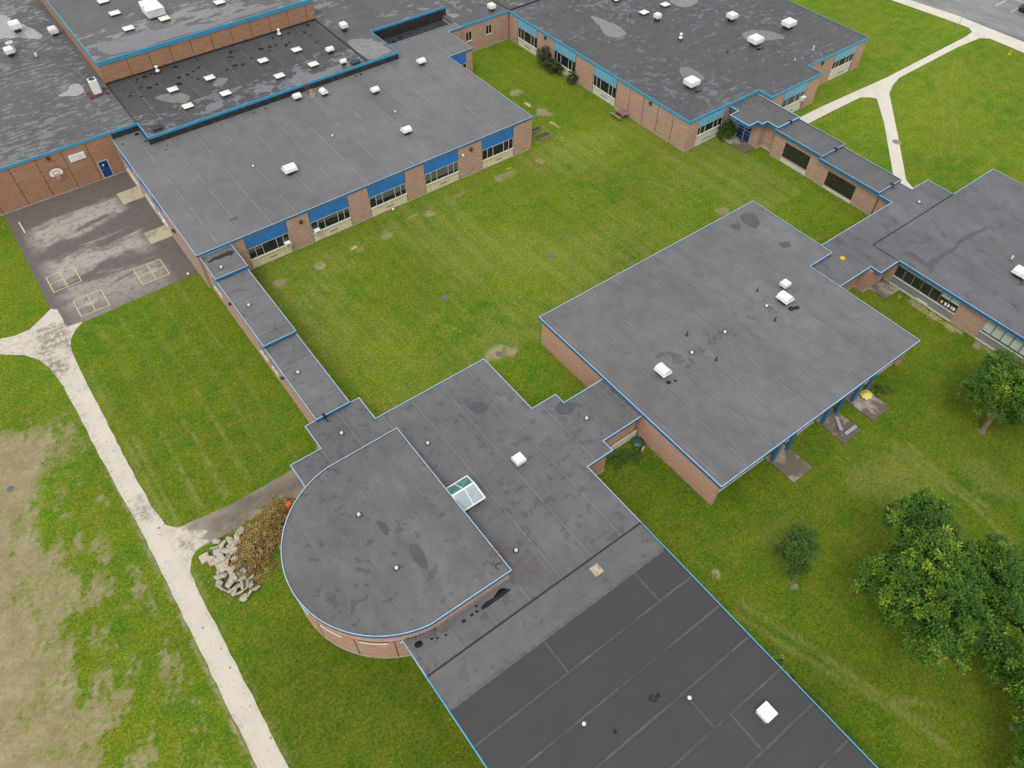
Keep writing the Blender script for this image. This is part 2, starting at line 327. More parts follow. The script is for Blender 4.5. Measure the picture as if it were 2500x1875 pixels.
for p in ([(22.6, 57.4), (22.9, 59), (24.6, 59.6), (28.2, 60.4)], [(21.8, 57.4), (22.1, 59.3), (24.4, 60.4), (30, 60.6)], [(19, 59.8), (21, 60.8), (24, 61.6)], [(24.2, 46.1), (25.5, 44.6), (26.5, 41.9), (27.5, 40.6), (29.5, 40.2), (31.6, 40.6)],
          [(36, 60.6), (39, 60.8), (43, 60.6), (46, 60.9)], [(53, 60.2), (55.6, 61.6), (56.3, 63.6)], [(54.2, 61.9), (55.2, 64)], [(16.8, 56.9), (18.6, 53.5)], [(15.6, 56), (17.4, 52.2)], [(14.2, 54.6), (16, 50.2)]):
    track(p, 0.30, 0.42, dirt)
for p in ([(27, 8.6), (28.1, 4.7), (29.2, 1.1), (30.1, -3.5), (30.7, -7)], [(26.2, 8), (27.2, 4.2), (28.6, .3), (29.6, -2.6), (31, -5)], [(30.1, -2.4), (32.2, -4.1)], [(48.4, 10.5), (47.8, 6.3), (48.4, 3.4), (47.5, -1)], [(49.2, 9.6), (48.8, 5), (49, 2)]):
    track(p, 0.36, 0.62, pale)
for a in [(45.4, 8.2, 3.2, 2.6, .45), (43.5, 9.6, 2.2, 1.6, .4), (48, 8, 1.0, 3.6, .4), (51.5, 3.5, 1.5, 3, .3), (34, 10.5, 2.5, 1.2, .25)]: pale[:] = np.maximum(pale, spot(*a))
# cut straw
for a in [(55.9, 71.3, .35, 1.1, 1), (55.8, 65.6, .4, 1.3, .9), (23.9, 60.0, .7, .35, .9), (31.6, 60.8, .9, .3, .8), (45.6, 61.6, .5, .3, .8), (21.6, 60.2, .6, .25, .5), (40.5, 60.2, .5, .2, .7), (10.5, 66.5, .01, .01, 0)]:
    straw = np.maximum(straw, spot(*a))
# mowing lines
wv = (vnoise(GX, GY, 0.06, 9, 2)-0.5)*0.9
def mow(x0, x1, y0, y1, sp, off, k):
    f = np.mod(GX+wv-off, sp); d = np.minimum(f, sp-f); m = ss(-d, -0.30, -0.02)*k*(0.35+0.65*ss(N2, 0.35, 0.65))*(0.4+0.6*ss(N3, 0.35, 0.55))
    return m*(GX > x0)*(GX < x1)*(GY > y0)*(GY < y1)
pale = np.maximum(pale, mow(13.2, 71, 38, 62.4, 1.18, 19.9, 0.5)); pale = np.maximum(pale, mow(-3.5, 8.6, 39.5, 65, 2.05, 0.66, 0.75)); pale = np.maximum(pale, mow(51, 64, 55, 84, 2.6, 52, 0.4))
fN = np.mod(GY+wv*1.5, 2.6); pale = np.maximum(pale, 0.3*ss(-np.minimum(fN, 2.6-fN), -0.35, -0.05)*(GX > 77)*ss(N2, 0.4, 0.6))
for p in ([(109.4, 46.1), (104.5, 43.6), (99.1, 39.5), (94.1, 35.7), (88.7, 32.8)], [(111.5, 45.4), (105.3, 42.2), (98.9, 37.7), (95.4, 34.7), (89.8, 31.9)]): track(p, 0.30, 0.42, pale)
# strips of dried soil along the walls
for (x0, x1, y0, y1) in [(64.0, 64.75, 5, 21.5)]:
    m = (GX > x0-0.4)*(GX < x1)*(GY > y0)*(GY < y1); dirt = np.maximum(dirt, 0.75*m*ss(N2, 0.38, 0.5)); straw = np.maximum(straw, 0.5*m*ss(N1, 0.45, 0.6))
me = bpy.data.meshes.new('ground'); vv = np.stack([GX.ravel(), GY.ravel(), np.zeros(nx*ny)], 1)
me.vertices.add(nx*ny); me.vertices.foreach_set('co', vv.ravel().astype('f'))
ii = (np.arange(ny-1)[:, None]*nx+np.arange(nx-1)[None]).ravel(); F = np.stack([ii, ii+1, ii+nx+1, ii+nx], 1)
me.loops.add(F.size); me.polygons.add(len(F)); me.loops.foreach_set('vertex_index', F.ravel().astype('i')); me.polygons.foreach_set('loop_start', np.arange(0, F.size, 4, dtype='i'))
me.update(calc_edges=True)
region_k = 1.0+0.10*ss(GX, 74, 90)-0.20*ss(24.5-GY, -3, 5)*ss(GX, 22, 27)-0.24*ss(27-GY, -3, 7)*ss(-GX, -7, -5)*ss(GX, -5.2, -3.5)-0.05*ss(-GX, -8, -6)*ss(GX, -5, -4)+(vnoise(GX, GY, 0.10, 21, 3)-0.5)*0.30  # lawn tone by region: darker south and southeast, paler east, plus noise
pale = np.maximum(pale, (0.20+0.16*np.cos((GX+wv-19.9)*2*np.pi/2.35))*ss(N3, 0.3, 0.6)*(GX > 13)*(GX < 71)*(GY > 38)*(GY < 63))
cb = me.color_attributes.new('region_tone', 'FLOAT_COLOR', 'POINT'); cb.data.foreach_set('color', np.repeat(region_k.ravel()[:, None], 4, 1).astype('f').ravel())
ca = me.color_attributes.new('wear', 'FLOAT_COLOR', 'POINT'); cc = np.stack([dirt.ravel(), straw.ravel(), pale.ravel(), np.ones(nx*ny)], 1).astype('f'); ca.data.foreach_set('color', cc.ravel())
b = NB('grass'); p = b.pos(); at = b.n('ShaderNodeAttribute', attribute_name='wear'); sp3 = b.n('ShaderNodeSeparateColor'); b.l(at.outputs['Color'], sp3.inputs[0])
D, S, P = sp3.outputs[0], sp3.outputs[1], sp3.outputs[2]
n0 = b.noise(p, 0.09, 4, 0.6); n1 = b.noise(p, 0.55, 7, 0.66, 0.3); n2 = b.noise(p, 3.5, 5, 0.7); n3 = b.noise(p, 16, 3, 0.7); n4 = b.noise(b.mapv(p, (1, .35, 1)), 2.2, 5, 0.65)
n5 = b.noise(p, 6.5, 3, 0.65); n6 = b.noise(p, 0.9, 6, 0.7, 0.3); va = b.n('ShaderNodeAttribute', attribute_name='region_tone')
g = b.mix(b.rng(n1, 0.36, 0.64), (0.064, 0.158, 0.008), (0.145, 0.20, 0.011))
g = b.mix(b.rng(n0, 0.4, 0.62, 0, 0.45), g, (0.17, 0.195, 0.013))
g = b.mix(b.rng(n6, 0.52, 0.68, 0, 0.6), g, (0.185, 0.175, 0.030)); g = b.mix(b.rng(b.noise(p, 1.7, 6, 0.7), 0.54, 0.70, 0, 0.6), g, (0.045, 0.125, 0.012))
g = b.mix(b.rng(n4, 0.56, 0.72, 0, 0.4), g, (0.225, 0.21, 0.05))
g = b.mix(1.0, g, b.rng(n2, 0.32, 0.68, 0.72, 1.28), 'MULTIPLY'); g = b.mix(1.0, g, b.rng(n5, 0.34, 0.66, 0.66, 1.34), 'MULTIPLY'); g = b.mix(1.0, g, b.rng(n3, 0.3, 0.7, 0.62, 1.38), 'MULTIPLY')
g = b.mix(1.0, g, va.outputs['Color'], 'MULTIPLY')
g = b.mix(b.math('MULTIPLY', P, b.rng(n2, 0.35, 0.6, 0.35, 0.85)), g, (0.31, 0.27, 0.10))
dc = b.mix(b.rng(n1, 0.35, 0.65), (0.40, 0.31, 0.195), (0.27, 0.205, 0.13)); dc = b.mix(b.rng(b.noise(p, 1.7, 5, 0.7), 0.52, 0.66, 0, .6), dc, (0.46, 0.385, 0.22)); dc = b.mix(1.0, dc, b.rng(n3, 0.3, 0.7, 0.7, 1.3), 'MULTIPLY')
df = b.rng(b.math('ADD', D, b.math('MULTIPLY', b.math('SUBTRACT', b.noise(p, 2.2, 7, 0.75), 0.5), 2.1)), 0.20, 0.78)
df = b.math('MULTIPLY', df, b.rng(D, 0.02, 0.25))
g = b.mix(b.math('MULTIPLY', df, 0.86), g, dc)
sf = b.math('MULTIPLY', b.rng(b.math('ADD', S, b.math('MULTIPLY', b.math('SUBTRACT', b.noise(p, 4.5, 5, 0.75), 0.5), 1.3)), 0.42, 0.7), b.rng(S, 0.05, 0.25))
g = b.mix(b.math('MULTIPLY', sf, 0.85), g, (0.52, 0.44, 0.17))
b.bump(b.math('ADD', n3, b.math('MULTIPLY', n2, 0.8)), 0.55, 0.05)
me.materials.append(b.fin(g, 0.95, 0.12))
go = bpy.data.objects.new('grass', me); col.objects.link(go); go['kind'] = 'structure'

def sheet(name, pts, z, mat, thick=0.0):
    mb = MB(); mb.poly([(x, y, z) for x, y in pts])
    if thick:
        n = len(pts)
        for i in range(n): a, b_ = pts[i], pts[(i+1) % n]; mb.quad((*a, -0.02), (*b_, -0.02), (*b_, z), (*a, z))
    return struct(name, mb, mat)
def wobble(pts, amp=0.05, step=0.8):
    out = []
    for a, b_ in zip(pts, pts[1:]+pts[:1]):
        L = math.hypot(b_[0]-a[0], b_[1]-a[1]); k = max(1, int(L/step))
        for i in range(k): t = i/k; out.append((a[0]+(b_[0]-a[0])*t+random.uniform(-amp, amp)*(i > 0), a[1]+(b_[1]-a[1])*t+random.uniform(-amp, amp)*(i > 0)))
    return out
# west path (old concrete walk, now bleached asphalt)
b = NB('bleached_path'); p = b.pos(); sx = b.n('ShaderNodeSeparateXYZ'); b.l(p, sx.inputs[0])
n1 = b.noise(p, 0.5, 6, 0.6); n2 = b.noise(p, 13, 3, 0.7); n3 = b.noise(p, 2.1, 4, 0.6)
c = b.mix(b.rng(n1, 0.35, 0.7), (0.62, 0.565, 0.475), (0.55, 0.50, 0.42)); c = b.mix(1.0, c, b.rng(n2, 0.3, 0.7, 0.9, 1.1), 'MULTIPLY')
ex = b.math('MINIMUM', b.rng(sx.outputs[0], -5.85, -5.45), b.rng(sx.outputs[0], -4.6, -4.2, 1, 0)); 
c = b.mix(b.math('MULTIPLY', b.math('SUBTRACT', 1.0, ex), b.rng(n3, 0.45, 0.6, 0, 0.35)), c, (0.30, 0.26, 0.19))
c = b.mix(b.rng(b.noise(p, 3.1, 3, 0.5), 0.665, 0.69, 0, 0.8), c, (0.12, 0.10, 0.07))
# damp patches at the two junctions
for (jx, jy, rr) in ((-5.2, 42.1, 1.3), (-6.3, 62.0, 1.9), (-5.4, 65.5, 2.2), (-2.2, 37.6, 1.6)):
    dd = b.n('ShaderNodeVectorMath', operation='DISTANCE'); b.l(p, dd.inputs[0]); dd.inputs[1].default_value = (jx, jy, 0)
    c = b.mix(b.math('MULTIPLY', b.rng(b.math('ADD', dd.outputs['Value'], b.math('MULTIPLY', b.math('SUBTRACT', n1, 0.5), 7)), rr-0.9, rr+0.1, 1, 0), b.rng(n3, 0.42, 0.55, 0.2, .85)), c, (0.24, 0.21, 0.165))
vo = b.n('ShaderNodeTexVoronoi', feature='DISTANCE_TO_EDGE'); b.l(b.mapv(b.mapv(p, (1, 1, 1)), (0.9, 0.22, 1)), vo.inputs['Vector']); vo.inputs['Scale'].default_value = 0.9
c = b.mix(b.math('MULTIPLY', b.rng(vo.outputs['Distance'], 0.004, 0.012, 1, 0), b.rng(n1, 0.55, 0.62, 0, .45)), c, (0.2, 0.18, 0.14))
b.bump(n2, 0.25, 0.012); M_['path'] = b.fin(c, 0.85, 0.25)
sheet('path', wobble([(-5.75, -25), (-4.2, -25), (-4.2, 33.4), (-4.1, 34.8), (-3.6, 35.8), (-2.9, 36.3), (-1.9, 36.4), (-2.3, 36.9), (-1.7, 37.3), (-2.2, 37.9), (-2.9, 38.2), (-3.0, 38.8), (-3.5, 38.9), (-4.15, 39.8), (-4.4, 41.8), (-4.55, 47), (-4.55, 60), (-4.5, 62.6), (-4.1, 64.4), (-3.3, 65.5), (-2.45, 66.1), (-3.9, 66.35), (-3.95, 69.3), (-4.45, 69.8), (-5.5, 69), (-6.9, 68.1), (-8.2, 68.1), (-11, 69.0), (-30, 72), (-30, 70.2), (-11, 66.9), (-9.9, 66.4), (-8.2, 65.0), (-7.2, 63.5), (-6.7, 61.8), (-6.35, 59), (-6.2, 50), (-5.85, 40)], 0.05, 0.7), 0.014, 'path')
# asphalt court
b = NB('court_asphalt'); p = b.pos(); sx = b.n('ShaderNodeSeparateXYZ'); b.l(p, sx.inputs[0])
n1 = b.noise(b.mapv(p, (0.28, 1, 1), rot=(0, 0, R(6))), 0.5, 7, 0.66, 0.5); n2 = b.noise(p, 14, 3, 0.75); n3 = b.noise(p, 1.5, 6, 0.7)
c = b.mix(b.rng(n3, 0.3, 0.7), (0.115, 0.10, 0.09), (0.155, 0.135, 0.12))
yb = b.math('ADD', sx.outputs[1], b.math('MULTIPLY', b.math('SUBTRACT', n1, 0.5), 9.0))
band = b.math('MAXIMUM', b.math('MULTIPLY', b.rng(yb, 79.6, 80.6), b.rng(yb, 83.3, 84.4, 1, 0)), b.math('MULTIPLY', b.rng(yb, 72.3, 73.6), b.rng(yb, 76.2, 77.2, 1, 0)))
band = b.math('MAXIMUM', band, b.math('MULTIPLY', b.rng(yb, 66.5, 69.5, .5, 1), b.rng(yb, 70.5, 71.3, .75, 0)))
edge = b.math('MULTIPLY', b.rng(sx.outputs[0], 6.0, 7.4, 1, 0), b.rng(sx.outputs[0], -4.0, -2.2))
dry = b.math('MULTIPLY', b.math('MULTIPLY', band, edge), b.rng(n3, 0.36, 0.5, 0.35, 1))
c = b.mix(dry, c, (0.37, 0.33, 0.285)); c = b.mix(1.0, c, b.rng(n2, 0.3, 0.7, 0.87, 1.13), 'MULTIPLY')
vo = b.n('ShaderNodeTexVoronoi', feature='DISTANCE_TO_EDGE'); b.l(b.mapv(p, (.3, .22, 1)), vo.inputs['Vector']); vo.inputs['Scale'].default_value = 0.8
c = b.mix(b.math('MULTIPLY', b.rng(vo.outputs['Distance'], 0.003, 0.01, 1, 0), 0.15), c, (0.05, 0.045, 0.04))
b.bump(n2, 0.25, 0.012); M_['court'] = b.fin(c, b.rng(dry, 0, 1, 0.6, 0.85), 0.3)
sheet('asphalt_court', wobble([(-4.43, 88.4), (-4.41, 79.4), (-4.45, 69.8), (-3.95, 69.3), (-3.88, 66.35), (-2.45, 66.03), (3.4, 66.1), (9.8, 66.25), (9.8, 88.4)], 0.03, 0.6), 0.010, 'court')
b = NB('spur_asphalt'); p = b.pos(); sx = b.n('ShaderNodeSeparateXYZ'); b.l(p, sx.inputs[0]); n1 = b.noise(b.mapv(p, (.5, 1, 1)), 0.7, 6, 0.66); n2 = b.noise(p, 14, 3, 0.75)
c = b.mix(b.rng(n1, 0.35, 0.65), (0.12, 0.105, 0.09), (0.22, 0.18, 0.135)); c = b.mix(b.math('MULTIPLY', b.rng(b.math('ADD', sx.outputs[0], b.math('MULTIPLY', n1, 3)), -1.6, 0.6, 1, 0), b.rng(n1, 0.4, 0.55, .4, 1)), c, (0.42, 0.37, 0.29))
c = b.mix(b.rng(b.noise(p, 1.6, 4, 0.7), 0.66, 0.72, 0, 0.7), c, (0.45, 0.40, 0.32)); c = b.mix(1.0, c, b.rng(n2, 0.3, 0.7, 0.87, 1.13), 'MULTIPLY'); b.bump(n2, 0.2, 0.01)
c = b.mix(b.math('MULTIPLY', b.math('MAXIMUM', b.rng(sx.outputs[1], 36.7, 37.1, 1, 0), b.rng(sx.outputs[1], 37.7, 38.3)), b.rng(n1, 0.4, 0.6, .2, .7)), c, (0.30, 0.25, 0.18)); M_['spur'] = b.fin(c, 0.8, 0.3)
sheet('asphalt_spur', wobble([(-2.95, 36.2), (-0.2, 36.1), (1.2, 36.15), (3.2, 36.4), (4.6, 36.2), (6.2, 35.3), (6.2, 38.5), (0.9, 38.42), (-2.6, 38.85), (-3.2, 38.9), (-3.9, 39.4), (-4.0, 36)], 0.03, 0.5), 0.011, 'spur')
# east walks and parking
M_['walk'] = concrete('walk_concrete', (0.66, 0.61, 0.52), (0.52, 0.47, 0.38), 0.5, 0.5, 0.0)
sheet('walkway', [(74, 46.72), (86.7, 46.76), (91.97, 46.69), (93.0, 45.9), (93.4, 45.2), (89.3, 41.1), (80.95, 33.8), (80.4, 32.5), (79.0, 30.6), (77.5, 28.5), (80.4, 28.5), (80.2, 30.2), (81.2, 32.2), (88, 38.1), (95.8, 45), (97.9, 46), (100.4, 46.69), (114.3, 46.84), (119.2, 46.48), (120.3, 45.5), (120.3, 40.3), (120.1, -30), (123.0, -30), (123.25, 42), (123.0, 52.5), (121.7, 60), (120.6, 80), (118.4, 80), (119.4, 61.7), (120.5, 53), (120.85, 49.2), (120.0, 48.2), (118, 47.95), (99, 47.75), (86.1, 48.3), (74, 48.3)], 0.02, 'walk')
b = NB('parking_asphalt'); p = b.pos(); n1 = b.noise(b.mapv(p, (1, .25, 1)), 0.5, 6, 0.66); n2 = b.noise(p, 8, 3, 0.75)
c = b.mix(b.rng(n1, 0.35, 0.65), (0.16, 0.165, 0.165), (0.29, 0.285, 0.27)); c = b.mix(1.0, c, b.rng(n2, 0.3, 0.7, 0.9, 1.1), 'MULTIPLY'); M_['parking'] = b.fin(c, 0.7, 0.35)
sheet('parking_lot', [(123.1, -40), (190, -40), (190, 120), (118, 120), (120.4, 80), (121.6, 60), (122.9, 52.5), (123.15, 42)], 0.008, 'parking')
def strip(mb, x0, y0, x1, y1, wd, z):
    L = math.hypot(x1-x0, y1-y0); nx_, ny_ = -(y1-y0)/L*wd/2, (x1-x0)/L*wd/2
    mb.quad((x0-nx_, y0-ny_, z), (x1-nx_, y1-ny_, z), (x1+nx_, y1+ny_, z), (x0+nx_, y0+ny_, z))
mb = MB()
for yy in (50.85, 48.28, 45.7, 43.1, 53.4): strip(mb, 130.5, yy, 135, yy+0.15, 0.12, 0.013)
mb2 = MB(); strip(mb, 135.06, 40, 135.06, 60, 0.12, 0.0135); struct('parking_lines', mb, 'line_white')
# four square courts
for k, (x, y) in enumerate(((-2.15, 73.4), (5.42, 69.15), (-0.98, 68.25))):
    mb = MB(); h = 1.37; z = 0.0145+0.0005*k
    for (a, b_) in ((-h, -h), (-h, h)): strip(mb, x-h-.04, y+b_, x+h+.04, y+b_, 0.085, z)
    for sgn in (-1, 1): strip(mb, x+sgn*h, y-h+.05, x+sgn*h, y+h-.05, 0.085, z)
    strip(mb, x-h+.05, y, x-.05, y, 0.075, z); strip(mb, x+.05, y, x+h-.05, y, 0.075, z); strip(mb, x, y-h+.05, x, y+h-.05, 0.075, z)
    struct('court_lines', mb, 'line', origin=(x, y, 0))
    mb = MB(); rr = random.Random(k)
    for row, (x0, x1, yy) in enumerate(((-.62, -.12, .16), (.12, .55, .22 if k else .3), (-.45, -.12, -.2), (.1, .5, -.14))):
        xx = x0
        while xx < x1:
            wl = rr.uniform(.08, .13); hh = rr.uniform(.1, .17); y0 = y+yy-hh/2
            strip(mb, x+xx, y0, x+xx+wl*rr.random(), y0+hh, .035, z+.004)
            if rr.random() < .7: strip(mb, x+xx, y0+hh*rr.choice((0, .5, 1)), x+xx+wl, y0+hh*rr.choice((.1, .6, .9)), .03, z+.008)
            xx += wl+.04
    struct('court_lettering', mb, 'line_white', origin=(x, y, 0))
mb = MB(); strip(mb, -3.36, 85.75, -3.32, 83.4, 0.12, 0.0142); struct('court_line', mb, 'line_white', origin=(-3.34, 84.5, 0))
for (x0, x1, y0, y1) in ((6.88, 9.3, 81.9, 84.3), (6.93, 9.3, 73.38, 75.62)):
    mb = MB(); mb.box(x0, x1, y0, y1, -0.05, 0.05); struct('entrance_pad', mb, 'pad', origin=(x0, y0, 0))

# ------------------------------------------------------------------ buildings
def offset_poly(poly, d):
    """inset a counter clockwise polygon by d (negative grows it)"""
    n = len(poly); out = []
    for i in range(n):
        p0, p1, p2 = Vector(poly[i-1]), Vector(poly[i]), Vector(poly[(i+1) % n])
        a = (p1-p0).normalized(); b_ = (p2-p1).normalized(); na = Vector((-a.y, a.x)); nb = Vector((-b_.y, b_.x))
        m = na+nb; k = m.length_squared; m = m*(2/k)*1.0 if k > 1e-6 else na
        out.append(tuple(p1+m*d))
    return out
def walls(mb, poly, z0, z1, holes={}, thick=0.25, skip=(), mi=0):
    inn = offset_poly(poly, thick); n = len(poly)
    for i in range(n):
        if i in skip: continue
        a, b_ = Vector(poly[i]), Vector(poly[(i+1) % n]); ia, ib = Vector(inn[i]), Vector(inn[(i+1) % n]); L = (b_-a).length; u = (b_-a)/L; nin = Vector((-u.y, u.x))*thick
        ax = 0 if abs(u.x) > abs(u.y) else 1
        hs_ = []
        for (c0, c1, h0, h1) in holes.get(i, []):
            t0, t1 = sorted(((c0-a[ax])/u[ax], (c1-a[ax])/u[ax])); hs_.append((t0, t1, h0, h1))
        hs_.sort(); t = 0.0; first = True
        def panel(ta, tb, za, zb, st, en):
            pa = a+u*ta; pb = a+u*tb; qa = ia if st else pa+nin; qb = ib if en else pb+nin
            mb.hexa([(*pa, za), (*pb, za), (*qb, za), (*qa, za)], [(*pa, zb), (*pb, zb), (*qb, zb), (*qa, zb)], mi)
        for (t0, t1, h0, h1) in hs_:
            if t0 > t+1e-4: panel(t, t0, z0, z1, t == 0, False)
            if h0 > z0+1e-3: panel(t0, t1, z0, h0, False, False)
            if h1 < z1-1e-3: panel(t0, t1, h1, z1, False, False)
            t = t1
        if t < L-1e-4: panel(t, L, z0, z1, t == 0, True)
def ring(mb, poly, z0, z1, wout, win, skip=(), top_mi=1):
    """trim band round a roof edge: face in slot 0, top in slot 1"""
    o = offset_poly(poly, -wout); q = offset_poly(poly, win); n = len(poly)
    for i in range(n):
        if i in skip: continue
        j = (i+1) % n; a, b_, c_, d_ = o[i], o[j], q[j], q[i]
        mb.quad((*a, z0), (*b_, z0), (*b_, z1), (*a, z1), 0); mb.quad((*a, z1), (*b_, z1), (*c_, z1), (*d_, z1), top_mi)
        mb.quad((*c_, z0), (*d_, z0), (*d_, z1), (*c_, z1), 2 if top_mi else 0); mb.quad((*d_, z0), (*c_, z0), (*b_, z0), (*a, z0), 0)
        if (i-1) % n in skip: mb.quad((*d_, z0), (*a, z0), (*a, z1), (*d_, z1), 0)
        if j in skip: mb.quad((*b_, z0), (*c_, z0), (*c_, z1), (*b_, z1), 0)
def flat_roof(bd, poly, z, mat, inset=0.05, name='roof', th=0.22):
    q = offset_poly(poly, inset); mb = MB(); n = len(q)
    mb.poly([(x, y, z) for x, y in q])
    for i in range(n): a, b_ = q[i], q[(i+1) % n]; mb.quad((*a, z-th), (*b_, z-th), (*b_, z), (*a, z))
    mb.poly([(x, y, z-th) for x, y in reversed(q)])
    return mesh_obj(name, mb, mat, bd)
def wing(name, label, poly, z, fh, fmat, roofm, wallm='brick', over=0.05, holes={}, fskip=(), wskip=(), found=True, top='coping', lip=0.05, roofs=None, cat='building', wtop=None, wpoly=None):
    xs = [p_[0] for p_ in poly]; ys = [p_[1] for p_ in poly]; bd = thing(name, label, cat, (sum(xs)/len(xs), sum(ys)/len(ys), 0))
    wp = wpoly or offset_poly(poly, over); mb = MB(); walls(mb, wp, 0, (wtop or z-0.24), holes, skip=wskip); mesh_obj('wall', mb, wallm, bd)
    for (rp, rz, rm) in (roofs or [(poly, z, roofm)]): flat_roof(bd, rp, rz, rm)
    mb = MB(); ring(mb, poly, z-fh, z+lip, 0.03, 0.09 if top == 'blue_bright' else 0.045, fskip); mesh_obj('fascia', mb, [fmat, top, 'upstand'], bd)
    if found:
        fp = offset_poly(wp, -0.035); mb = MB(); walls(mb, fp, -0.02, 0.09, {}, thick=0.2, skip=wskip); mesh_obj('foundation', mb, 'found', bd)
    return bd
def pieces(name, mb, mats, parent):
    """every box collected in mb becomes an object of its own"""
    for k in range(len(mb.v)//8):
        m2 = MB(); m2.v = mb.v[k*8:k*8+8]; m2.f = [tuple(i-k*8 for i in f) for f in mb.f[k*6:k*6+6]]; m2.mi = mb.mi[k*6:k*6+6]; mesh_obj(name, m2, mats, parent)
class Fr:
    """frame on a wall: origin at P, u along the wall (left to right seen from outside), n outwards"""
    def __init__(s, P, u, n): s.P, s.u, s.n = Vector(P), Vector(u), Vector(n)
    def box(s, mb, a0, a1, z0, z1, d0, d1, mi=0):
        f = lambda a, d, z: tuple(s.P+s.u*a+s.n*d)+(z,)
        q = [(a0, d0), (a1, d0), (a1, d1), (a0, d1)]
        if s.u.x*s.n.y-s.u.y*s.n.x < 0: q = q[::-1]
        mb.hexa([f(a, d, z0) for a, d in q], [f(a, d, z1) for a, d in q], mi)
FRONT = lambda x, y: Fr((x, y), (1, 0), (0, -1))     # wall facing -y
WEST = lambda x, y: Fr((x, y), (0, -1), (-1, 0))     # wall facing -x, u towards -y
def window(bd, fr, a0, a1, z0, z1, mull, fm='frame', gm='glass', sill=True, fw=0.042, rails=(), d=-0.035, blind=None, name='window', blm='blind_grey'):
    mb = MB(); fr.box(mb, a0, a1, z0, z0+fw, d-.06, d+.03); fr.box(mb, a0, a1, z1-fw, z1, d-.06, d+.03); fr.box(mb, a0, a0+fw, z0+fw, z1-fw, d-.06, d+.03); fr.box(mb, a1-fw, a1, z0+fw, z1-fw, d-.06, d+.03)
    for m in mull: fr.box(mb, m-fw/2, m+fw/2, z0+fw, z1-fw, d-.059, d+.028)
    for zr in rails: fr.box(mb, a0+fw, a1-fw, zr-.02, zr+.02, d-.058, d+.02)
    wo = mesh_obj(name, mb, fm, bd)
    mb = MB(); fr.box(mb, a0+.01, a1-.01, z0+.01, z1-.01, d-.055, d-.03); mesh_obj('pane', mb, gm, wo)
    if blind:
        mb = MB()
        for (b0, b1, bz) in blind: fr.box(mb, b0+.05, b1-.05, bz, z1-.04, d-.029, d-.022)
        mesh_obj('blind', mb, blm, wo)
    if sill: mb = MB(); fr.box(mb, a0-.03, a1+.03, z0-.06, z0-.003, d-.1, .07); mesh_obj('sill', mb, 'offwhite', wo)
    return wo
def bay(bd, fr, wd, zs, zh, zt, mull, pm='panel', am='cream', ribbed=False, grille=None, apron=True, blind=None, blm='blind_grey', gm='glass', zb=0.07, skipw=None):
    mb = MB()
    if ribbed:
        fr.box(mb, 0.003, wd-.003, zh, zt, -.14, .03, 0); k = int(wd/0.29); s_ = wd/k
        for i in range(k): fr.box(mb, i*s_+s_*.28, i*s_+s_*.82, zh+.003, zt-.003, .03, .075, 1)
        mesh_obj('panel', mb, ['rib_dark', 'rib_light'], bd)
        for e in (-.0, ): pass
    else:
        fr.box(mb, 0.003, wd-.003, zh, zt, -.14, -.02, 0); k = int(wd/0.3)
        for i in range(1, k): fr.box(mb, i*wd/k-.008, i*wd/k+.008, zh+.003, zt-.003, -.02, -.008, 0)
        mesh_obj('panel', mb, pm, bd)
    window(bd, fr, 0.003, wd-.003, zs, zh-.002, mull, blind=blind, blm=blm, gm=gm)
    if apron:
        mb = MB(); fr.box(mb, 0.003, wd-.003, zb, zs-.062, -.14, -.03); ap = mesh_obj('apron', mb, am, bd)
        if grille:
            mb = MB(); g0, g1 = grille; fr.box(mb, g0, g1, .38, .56, -.029, -.015)
            for i in range(6): t = g0+.03+(g1-g0-.06)*i/5; fr.box(mb, t-.012, t+.012, .39, .55, -.015, -.004)
            mesh_obj('grille', mb, 'grille', ap)

